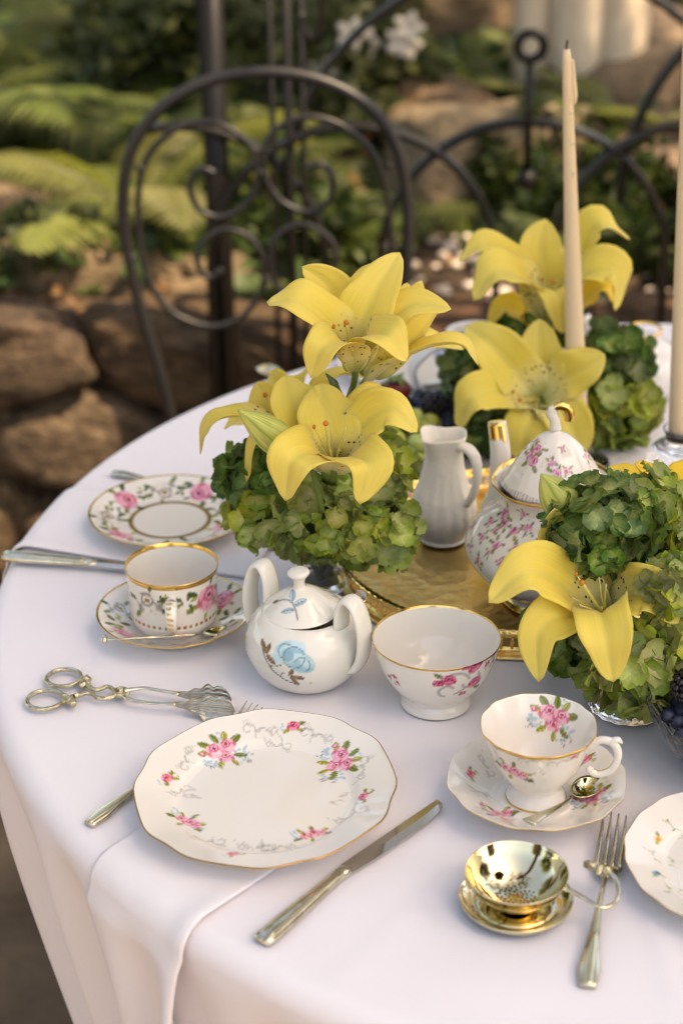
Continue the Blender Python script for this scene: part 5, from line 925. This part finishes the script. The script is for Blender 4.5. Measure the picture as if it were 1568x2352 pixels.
# little porcelain tile dish behind the flower glass
p0 = onz(655, 1242); td = thing('porcelain_tile', 'small white porcelain tile with a leaf border behind the glass vase', 'tile', (p0[0], p0[1], T + .0004), (0, 0, -.12))
def tile():
    nx, ny = 40, 28; X, Y = np.meshgrid(np.linspace(-.027, .027, nx), np.linspace(-.018, .018, ny), indexing='ij'); V = np.stack([X, Y, np.full_like(X, .0075)], -1).reshape(-1, 3); C_ = np.concatenate([np.tile(CREAM, (len(V), 1)), np.zeros((len(V), 1))], 1); q = random.Random(2)
    for k in range(26):
        x, y = q.uniform(-.022, .022), q.uniform(-.013, .013); m_ = ((V[:, 0] - x) / .0042) ** 2 + ((V[:, 1] - y) / .0022) ** 2 < 1; C_[m_, :3] = lin(*q.choice([(86, 104, 60), (60, 82, 52), (196, 178, 96), (120, 132, 84)]))
    return V, grid_faces(nx, ny, flip=True), C_
v, f, c_ = tile(); obj('printed_top', (v, f), M['china'], td, cols=c_); plain('tile_body', box((0, 0, .0036), (.058, .040, .0072)), td)
# ================================================================ cut flowers
def petal_vf(ctrl, W, axis, twist=0., ruffle=.11, seed=0, nu=11, nv=26, cup=.42):
    P = smooth_path(ctrl, nv); tg = np.gradient(P, axis=0); tg /= np.linalg.norm(tg, axis=1)[:, None]; ax = np.asarray(axis, float); ax /= np.linalg.norm(ax)
    rad = P[-1] - P[0]; rad = rad - ax * (rad @ ax)
    if np.linalg.norm(rad) < .01: rad = np.array([.01, -.01, 0])
    sd = np.cross(ax, rad); sd /= np.linalg.norm(sd); t = np.linspace(0, 1, nv); x = np.linspace(-1, 1, nu)
    w = W / 2 * np.clip(.30 * (1 - t) ** 2 + np.sin(np.pi * np.clip(t, 0, 1) ** .94) ** .60, .015, 2); V = np.zeros((nv, nu, 3)); ph = seed * 1.7
    for i in range(nv):
        s_ = sd - tg[i] * (sd @ tg[i]); s_ /= np.linalg.norm(s_) + 1e-9; n_ = np.cross(tg[i], s_); n_ = n_ if n_ @ ax > 0 or i > nv * .5 else n_
        a = twist * t[i]; s2 = s_ * math.cos(a) + n_ * math.sin(a); n2 = -s_ * math.sin(a) + n_ * math.cos(a); cp_ = cup * (1 - .75 * t[i]) + .05
        hgt = w[i] * (cp_ * x ** 2 - .15 * np.exp(-(x / .15) ** 2) + ruffle * np.sin(t[i] * 15 + ph + 2 * x) * np.abs(x) ** 2.5 * (t[i] > .2))
        V[i] = P[i] + np.outer(x * w[i] * (1 + .03 * math.sin(t[i] * 21 + ph)), s2) + np.outer(hgt, n2)
    uv = np.stack(np.meshgrid(t, (x + 1) / 2, indexing='ij')[::-1], -1).reshape(-1, 2); return V.reshape(-1, 3), grid_faces(nv, nu), uv
def lily(lab, Y, base, axis, petals, stem_to=None, mk='petal', stam=True, stam_dir=None, group='yellow lilies in the vases', seed=0):
    b0 = ony(base[0], base[1], Y); t = thing('lily', lab, 'lily', tuple(b0), group=group); ax = np.asarray(axis, float); ax /= np.linalg.norm(ax)
    for k, pt in enumerate(petals):
        pts, W = pt[:-1], pt[-1]; C_ = [ony(q[0], q[1], Y + (q[2] if len(q) > 2 else 0.)) - b0 for q in pts]
        out = C_[-1] - ax * (C_[-1] @ ax); out /= np.linalg.norm(out) + 1e-9; C_[0] = C_[0] + out * .0035
        v, f, uv = petal_vf(C_, W, ax, seed=k + seed * 7, twist=.15 * math.sin(k * 2.1 + seed)); o = obj('petal', (v, f), M[mk], t, uv=uv); so = o.modifiers.new('thick', 'SOLIDIFY'); so.thickness = .0007; so.offset = 0
    sd_ = ax if stam_dir is None else np.asarray(stam_dir, float) / np.linalg.norm(stam_dir); u = np.cross(sd_, [.2, .1, 1.]); u /= np.linalg.norm(u); w = np.cross(sd_, u)
    if stam:
        for k in range(6):
            a = k * 1.047 + seed; d = u * math.cos(a) + w * math.sin(a); L_ = .050 * (1 + .1 * math.sin(k * 3 + seed)); o = obj('stamen', sweep([sd_ * .004 + d * .002, sd_ * L_ * .5 + d * .006, sd_ * L_ + d * .015], [.0009, .0008, .0005], n=10, seg=6), M['filament'], t)
            if (k + seed) % 6 == 0: obj('anther', xf(lump(.0016, 1, .1, 1, 1, (1, 1, 1.6)), sd_ * (L_ + .001) + d * .0155), M['anther'], o)
        o = obj('pistil', sweep([sd_ * .002, sd_ * .032 + u * .002, sd_ * .060 + u * .003], [.0016, .0013, .0014], n=10, seg=8), M['filament'], t); obj('stigma', xf(lump(.0024, 2, .2, 2, 2), sd_ * .061 + u * .003), M['anther'], o)
    if stem_to is not None:
        e = np.asarray(stem_to) - b0; obj('stem', sweep([ax * .004, -ax * .014 + np.array([0, .004, -.004]), e * .35 + np.array([0, .035, 0]), e], [.0034, .0030, .0030, .0030], n=18, seg=8), M['stem'], t)
    return t
def bud(lab, a, b, Y, dY, r):
    A_, B_ = ony(*a, Y), ony(*b, Y + dY); t = thing('lily_bud', lab, 'lily bud', tuple(A_), group='closed lily buds'); d = B_ - A_; n, sg = 26, 24; u = np.linspace(0, 1, n)
    rr = r * np.clip(.42 * (1 - u) ** 1.2 + np.sin(np.pi * np.clip(u, 0, 1) ** .8) ** .8, .10, 2); v, f = sweep([d * k for k in u], rr, raw=True, seg=sg, up=(0, -1, .3)); c_ = np.repeat(np.outer(u, d), sg, 0); a_ = np.tile(np.linspace(0, 2 * np.pi, sg, endpoint=False), n)
    v = c_ + (v - c_) * (1 - .16 * np.abs(np.cos(1.5 * a_)) ** 8)[:, None]; uv = np.stack([a_ / 6.283, np.repeat(u, sg)], 1); obj('bud', (v, f), M['bud'], t, uv=uv); obj('stem', sweep([-d * .02, -d * .25 + [0, .01, -.01], -d * .4 + [0, .02, -.05]], .0028, n=10, seg=8), M['stem'], t)
# ---- vase positions
VA = onz(742, 1345); VB = onz(1255, 1060); VC = onz(1442, 1622)
def vase(loc, r, h, lab, mk='glass', flare=1.1, rm=None):
    t = thing('glass_vase', lab, 'vase', (loc[0], loc[1], T + .0004), group='glass vases of flowers')
    obj('glass_body', lathe([(0, .001), (r * .9, .001), (r * .96, .003), (r * .97, .012), (r * .95, h * .5), (r * flare, h), (r * flare - .0012, h + .0008), (r * .92, h * .5), (r * .93, .014), (r * .86, .0095), (0, .009)], 72, 4, rm), M[mk], t); return t
vase(VA, .0235, .075, 'clear glass vase of lilies and hydrangea behind the sugar bowl'); vase(VB, .030, .07, 'clear glass vase of lilies standing behind the gilt tray'); vase(VC, .033, .062, 'cut-crystal vase of lilies beside the crystal bowl', 'glass_frost', 1.15, lambda r, h, a: (r * (1 + .02 * np.cos(16 * a + h * 300) * (r > .02)), h))
va = np.array([VA[0], VA[1], T + .012]); vb = np.array([VB[0], VB[1], T + .012]); vc = np.array([VC[0], VC[1], T + .012])
# ---- arrangement by the sugar bowl
lily('tall open yellow lily at the top of the vase by the sugar bowl', 1.50, (812, 846), (-.05, -.5, .85), [
    [(812, 846), (770, 760, -.01), (690, 690, -.02), (613, 694, -.012), .040], [(812, 846), (792, 740, .02), (755, 655, .03), (694, 613, .02), .034], [(812, 846), (822, 720, .03), (842, 650, .045), (862, 605, .05), .030],
    [(812, 846), (832, 745, 0), (868, 660, .01), (918, 580, .03), .043], [(812, 846), (868, 765, -.005), (940, 700, 0), (1035, 710, -.01), .034], [(812, 846), (835, 775, -.03), (890, 768, -.06), (933, 830, -.065), .036], [(812, 846), (790, 785, -.03), (742, 795, -.058), (714, 868, -.06), .036]], va, seed=1)
lily('half-open yellow lily turned right behind the tallest lily', 1.56, (845, 868), (.5, -.15, .8), [
    [(845, 868), (888, 800, -.01), (930, 720, 0), (968, 645, .01), .036], [(845, 868), (890, 838, -.03), (985, 792, -.04), (1062, 790, -.03), (1097, 838, -.03), .030], [(845, 868), (900, 800, .02), (980, 780, .04), (1065, 802, .05), .028],
    [(845, 868), (885, 780, .02), (925, 700, .04), (935, 650, .05), .03], [(845, 868), (900, 820, -.03), (960, 760, -.03), (1010, 700, -.02), .028]], va, stam=False, seed=2)
lily('wide-open yellow lily facing front above the hydrangea by the sugar bowl', 1.45, (766, 1080), (0, -.72, .68), [
    [(766, 1080, .01), (738, 1042, -.025), (672, 1050, -.055), (655, 1150, -.06), .044], [(766, 1080, .01), (800, 1046, -.03), (848, 1066, -.058), (826, 1158, -.065), .042], [(766, 1080, .01), (762, 1010, 0), (745, 935, .02), (735, 880, .035), .048],
    [(766, 1080, .01), (826, 985, 0), (890, 940, -.01), (958, 992, -.02), .038], [(766, 1080, .01), (825, 985, .03), (860, 915, .04), (912, 928, .045), .036], [(766, 1080, .01), (705, 985, .015), (668, 910, .03), (655, 862, .04), .040]], va, seed=3, stam_dir=(-.05, -.45, .9))
lily('yellow lily leaning left with long curling petals beside the green bud', 1.54, (700, 1020), (-.6, -.1, .75), [
    [(700, 1020), (650, 960, 0), (610, 910, .005), (590, 878, .01), .038], [(700, 1020), (605, 962, -.02), (515, 955, -.025), (472, 990, -.02), (460, 1044, -.02), .026], [(700, 1020), (645, 992, -.03), (585, 1015, -.05), (566, 1106, -.045), .022],
    [(700, 1020, .02), (660, 925, .03), (640, 880, .04), (618, 858, .05), .030], [(700, 1020), (620, 965, .04), (560, 955, .05), (515, 985, .05), .03], [(700, 1020, .02), (735, 905, .05), (780, 858, .06), (850, 868, .06), .028], [(700, 1020, .01), (680, 930, .02), (690, 870, .04), (700, 850, .05), .034]], va, seed=4, stam_dir=ony(582, 848, 1.53) - ony(680, 970, 1.54))
bud('closed green lily bud pointing up left above the hydrangea', (684, 1040), (548, 943), 1.44, -.012, .0125)
obj_ = thing('narrow_leaf', 'small dark narrow leaf on the stem below the tallest lily', 'leaf', tuple(ony(790, 915, 1.51))); L0 = ony(790, 915, 1.51); obj('leaf_blade', sweep([np.zeros(3), ony(770, 885, 1.50) - L0, ony(748, 857, 1.50) - L0], [.0015, .0045, .0005], [.0006] * 3, n=12, seg=8, up=(0, -.6, .8)), M['stem_dark'], obj_)
# ---- arrangement behind the tray
lily('pale yellow lily high behind the tall candle', 1.88, (1264, 735), (0, -.5, .85), [
    [(1264, 735), (1250, 655, .01), (1240, 570, .02), (1252, 503, .03), .052], [(1264, 735), (1200, 630, 0), (1120, 560, -.01), (1053, 602, -.02), .036], [(1264, 735), (1218, 650, -.03), (1140, 618, -.05), (1088, 690, -.06), .048],
    [(1264, 735), (1320, 625, .01), (1368, 512, .01), (1446, 550, 0), .042], [(1264, 735), (1330, 635, -.03), (1412, 622, -.04), (1412, 714, -.05), .046], [(1264, 735), (1270, 665, -.04), (1288, 690, -.06), (1290, 766, -.06), .040]], vb, seed=5)
lily('deep yellow lily half hidden under the highest lily by the candle', 1.92, (1250, 820), (0, -.4, .9), [
    [(1250, 820), (1200, 730, -.01), (1155, 705, -.01), (1124, 748, -.02), .034], [(1250, 820), (1330, 700, 0), (1380, 660, -.01), (1408, 695, -.02), .034], [(1250, 820), (1230, 740, 0), (1225, 700, .01), (1228, 665, .02), .036], [(1250, 820), (1180, 760, .02), (1140, 740, .02), (1130, 760, .0), .03], [(1250, 820), (1290, 740, .02), (1310, 690, .02), (1330, 670, .02), .03]], vb, 'petal_deep', False, seed=6)
lily('golden yellow lily facing front between the teapot and the white jug', 1.80, (1236, 918), (-.1, -.85, .45), [
    [(1236, 918), (1190, 860, -.015), (1125, 790, -.02), (1068, 750, 0), .048], [(1236, 918, .01), (1242, 850, 0), (1238, 790, .01), (1238, 732, .02), .044], [(1236, 918), (1292, 868, -.01), (1345, 840, -.02), (1388, 814, -.02), .044], [(1236, 918), (1160, 900, -.03), (1085, 908, -.05), (1051, 985, -.05), .040],
    [(1236, 918), (1225, 960, -.03), (1205, 1005, -.04), (1198, 1060, -.035), .048], [(1236, 918), (1288, 945, -.03), (1320, 1000, -.04), (1322, 1060, -.04), .042]], vb, seed=7, stam_dir=(-.35, -.85, .35))
# ---- arrangement at the right
lily('big yellow lily spilling forward from the crystal vase over the tray', 1.30, (1392, 1424), (-.25, -.75, .62), [
    [(1392, 1424, .02), (1315, 1358, 0), (1215, 1308, -.02), (1122, 1384, -.03), .043], [(1392, 1424, .02), (1322, 1320, .03), (1276, 1240, .04), (1273, 1168, .03), .034], [(1392, 1424, .02), (1400, 1340, .03), (1415, 1285, .04), (1420, 1245, .05), .048],
    [(1392, 1424, .02), (1450, 1362, 0), (1502, 1362, -.01), (1556, 1432, -.02), .038], [(1392, 1424, .02), (1380, 1400, -.03), (1395, 1470, -.06), (1408, 1566, -.06), .040], [(1392, 1424, .02), (1315, 1412, -.02), (1238, 1450, -.035), (1236, 1566, -.045), .036]], vc, seed=8, stam_dir=(-.35, -.45, .75))
lily('deep yellow lily behind the dark hydrangea at the right edge', 1.42, (1560, 1200), (.1, -.2, .95), [
    [(1560, 1200), (1490, 1120, 0), (1440, 1082, 0), (1396, 1074, 0), .016], [(1560, 1200), (1535, 1120, 0), (1495, 1085, .01), (1456, 1064, .01), .020], [(1560, 1200), (1575, 1120, 0), (1590, 1090, .01), (1630, 1080, .01), .034], [(1560, 1200), (1600, 1150, -.02), (1650, 1130, -.03), (1690, 1160, -.03), .034], [(1560, 1200), (1570, 1150, -.02), (1580, 1120, -.03), (1570, 1100, -.03), .02]], vc, 'petal_deep', False, seed=9)
bud('closed green lily bud in front of the teapot lid', (1312, 1180), (1242, 1090), 1.35, .0, .0130)
# ---- hydrangea heads
def floret_vf(seed, R_=.0142):
    q = random.Random(seed); V, Fc, U = [], [], []; n = 0
    for k in range(4):
        a0 = k * math.pi / 2 + q.uniform(-.15, .15); L_ = R_ * q.uniform(.85, 1.15); W_ = L_ * q.uniform(.95, 1.2); lift = q.uniform(.1, .95); nu, nv = 7, 8
        for i in range(nv):
            t = i / (nv - 1); w = W_ / 2 * (max(0, 1 - ((t - .52) / (.54 if t < .52 else .49)) ** 2) ** .62 + .03) * (1 + .07 * ((i % 2) * 2 - 1) * (t > .3))
            for j in range(nu):
                x = j / (nu - 1) * 2 - 1; yy = L_ * t * (1 - .05 * x * x * t); z = L_ * (lift * t - .38 * t * t * lift + .16 * x * x * t) - k % 2 * .0006 + .06 * L_ * math.sin(8 * t + 4 * x + k * 2) * t - .10 * L_ * math.exp(-(x / .2) ** 2) * t; c, s = math.cos(a0), math.sin(a0); xx = x * w; V.append((yy * c - xx * s, yy * s + xx * c, z)); U.append((.5 + .5 * x, t))
        for f_ in grid_faces(nv, nu): Fc.append(tuple(int(i) + n for i in f_))
        n = len(V)
    return np.array(V), np.array(Fc), np.array(U)
FLO = {}
for mk in ('floret', 'floret_dark'):
    FLO[mk] = []
    for s in range(5): v, f, u = floret_vf(s + 3); FLO[mk].append(mesh_data('floret', v, f, M[mk], uv=u))
def hydrangea(lab, px, py, Y, r, n, mk='floret', squash=(1, 1, .85), stem_to=None, fs=1., seed=0):
    c = ony(px, py, Y); t = thing('hydrangea', lab, 'hydrangea', tuple(c), group='green hydrangea heads in the vases'); q = random.Random(seed + px); m_ = mk; n = int(n * 1.45)
    for k in range(n):
        z = 1 - 2 * (k + .5) / n; rr = math.sqrt(max(0, 1 - z * z)); a = k * 2.39996 + q.uniform(-.2, .2); d = Vector((rr * math.cos(a), rr * math.sin(a), z)); p = Vector((d.x * r * squash[0], d.y * r * squash[1], d.z * r * squash[2])) * q.uniform(.72, 1.10)
        o = link('floret', q.choice(FLO[m_]), t, p); dn = (d + Vector((q.uniform(-.75, .75), q.uniform(-.75, .75), q.uniform(-.4, .7)))).normalized(); o.rotation_mode = 'QUATERNION'; o.rotation_quaternion = dn.to_track_quat('Z', 'Y') @ __import__('mathutils').Quaternion((0, 0, 1), q.uniform(0, 6.28)); s = fs * q.uniform(.78, 1.2); o.scale = (s, s, s)
    for k in range(7): a = k * .9; obj('branchlet', sweep([(0, 0, -r * .9), (math.cos(a) * r * .3, math.sin(a) * r * .3, -r * .2), (math.cos(a) * r * .75 * squash[0], math.sin(a) * r * .75 * squash[1], r * .3 * (k % 3) * squash[2] * .6)], .0010, n=8, seg=5), M['stem'], t)
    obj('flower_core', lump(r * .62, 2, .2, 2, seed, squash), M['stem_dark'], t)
    if stem_to is not None: e = np.asarray(stem_to) - c + np.array([q.uniform(-.010, .010), q.uniform(-.010, .010), 0]); obj('stem', sweep([(0, 0, -r * .5), e * .5 + np.array([0, 0, .01]), e], .0026, n=12, seg=7), M['stem'], t)
hydrangea('dark green hydrangea head under the left-leaning lily', 600, 1100, 1.52, .032, 46, 'floret_dark', stem_to=va, seed=1)
hydrangea('green hydrangea head lowest over the clear vase beside the sugar bowl', 735, 1190, 1.50, .038, 60, 'floret', stem_to=va, seed=2)
hydrangea('yellow-green hydrangea head overhanging the gilt tray', 850, 1215, 1.50, .036, 54, 'floret', stem_to=va, seed=3)
hydrangea('pale green hydrangea head beside the grapes', 872, 1075, 1.55, .026, 34, 'floret', stem_to=va, fs=1.1, seed=4)
hydrangea('green hydrangea head left of the front lily above the tea plate', 605, 1175, 1.50, .028, 34, 'floret', stem_to=va, seed=5)
hydrangea('green hydrangea head right of the tall candle, uppermost', 1405, 830, 1.90, .036, 50, 'floret_dark', stem_to=vb, fs=1.15, seed=6)
hydrangea('green hydrangea head right of the tall candle, low beside the ribbed holder', 1418, 940, 1.86, .037, 50, 'floret', stem_to=vb, fs=1.2, seed=7)
hydrangea('dark hydrangea head behind the golden lily beside the white jug', 1120, 860, 1.88, .040, 52, 'floret_dark', stem_to=vb, fs=1.1, seed=8)
hydrangea('dark hydrangea head below the golden lily left of the teapot spout', 1110, 985, 1.84, .026, 30, 'floret_dark', stem_to=vb, fs=1.1, seed=9)
hydrangea('dark hydrangea head behind the pale lily and candle', 1200, 790, 1.92, .036, 44, 'floret_dark', stem_to=vb, fs=1.1, seed=10)
hydrangea('deep green hydrangea head rising in front of the teapot', 1385, 1205, 1.335, .038, 62, 'floret_dark', stem_to=vc, seed=11, squash=(1.05, 1, .85))
hydrangea('light green hydrangea head above the big front lily', 1490, 1180, 1.36, .035, 54, 'floret', stem_to=vc, seed=12)
hydrangea('small blue-green hydrangea head at the right edge over the front lily', 1545, 1350, 1.30, .022, 28, 'floret', stem_to=vc, seed=13)
hydrangea('green hydrangea head drooping over the crystal vase', 1450, 1535, 1.30, .031, 40, 'floret', stem_to=vc, fs=1.25, seed=14)
hydrangea('green hydrangea head beside the crystal bowl of blueberries', 1545, 1490, 1.32, .030, 38, 'floret', stem_to=vc, fs=1.15, seed=15)
hydrangea('dark hydrangea head peeping out behind the big front lily', 1300, 1460, 1.37, .030, 34, 'floret_dark', stem_to=vc, seed=16)
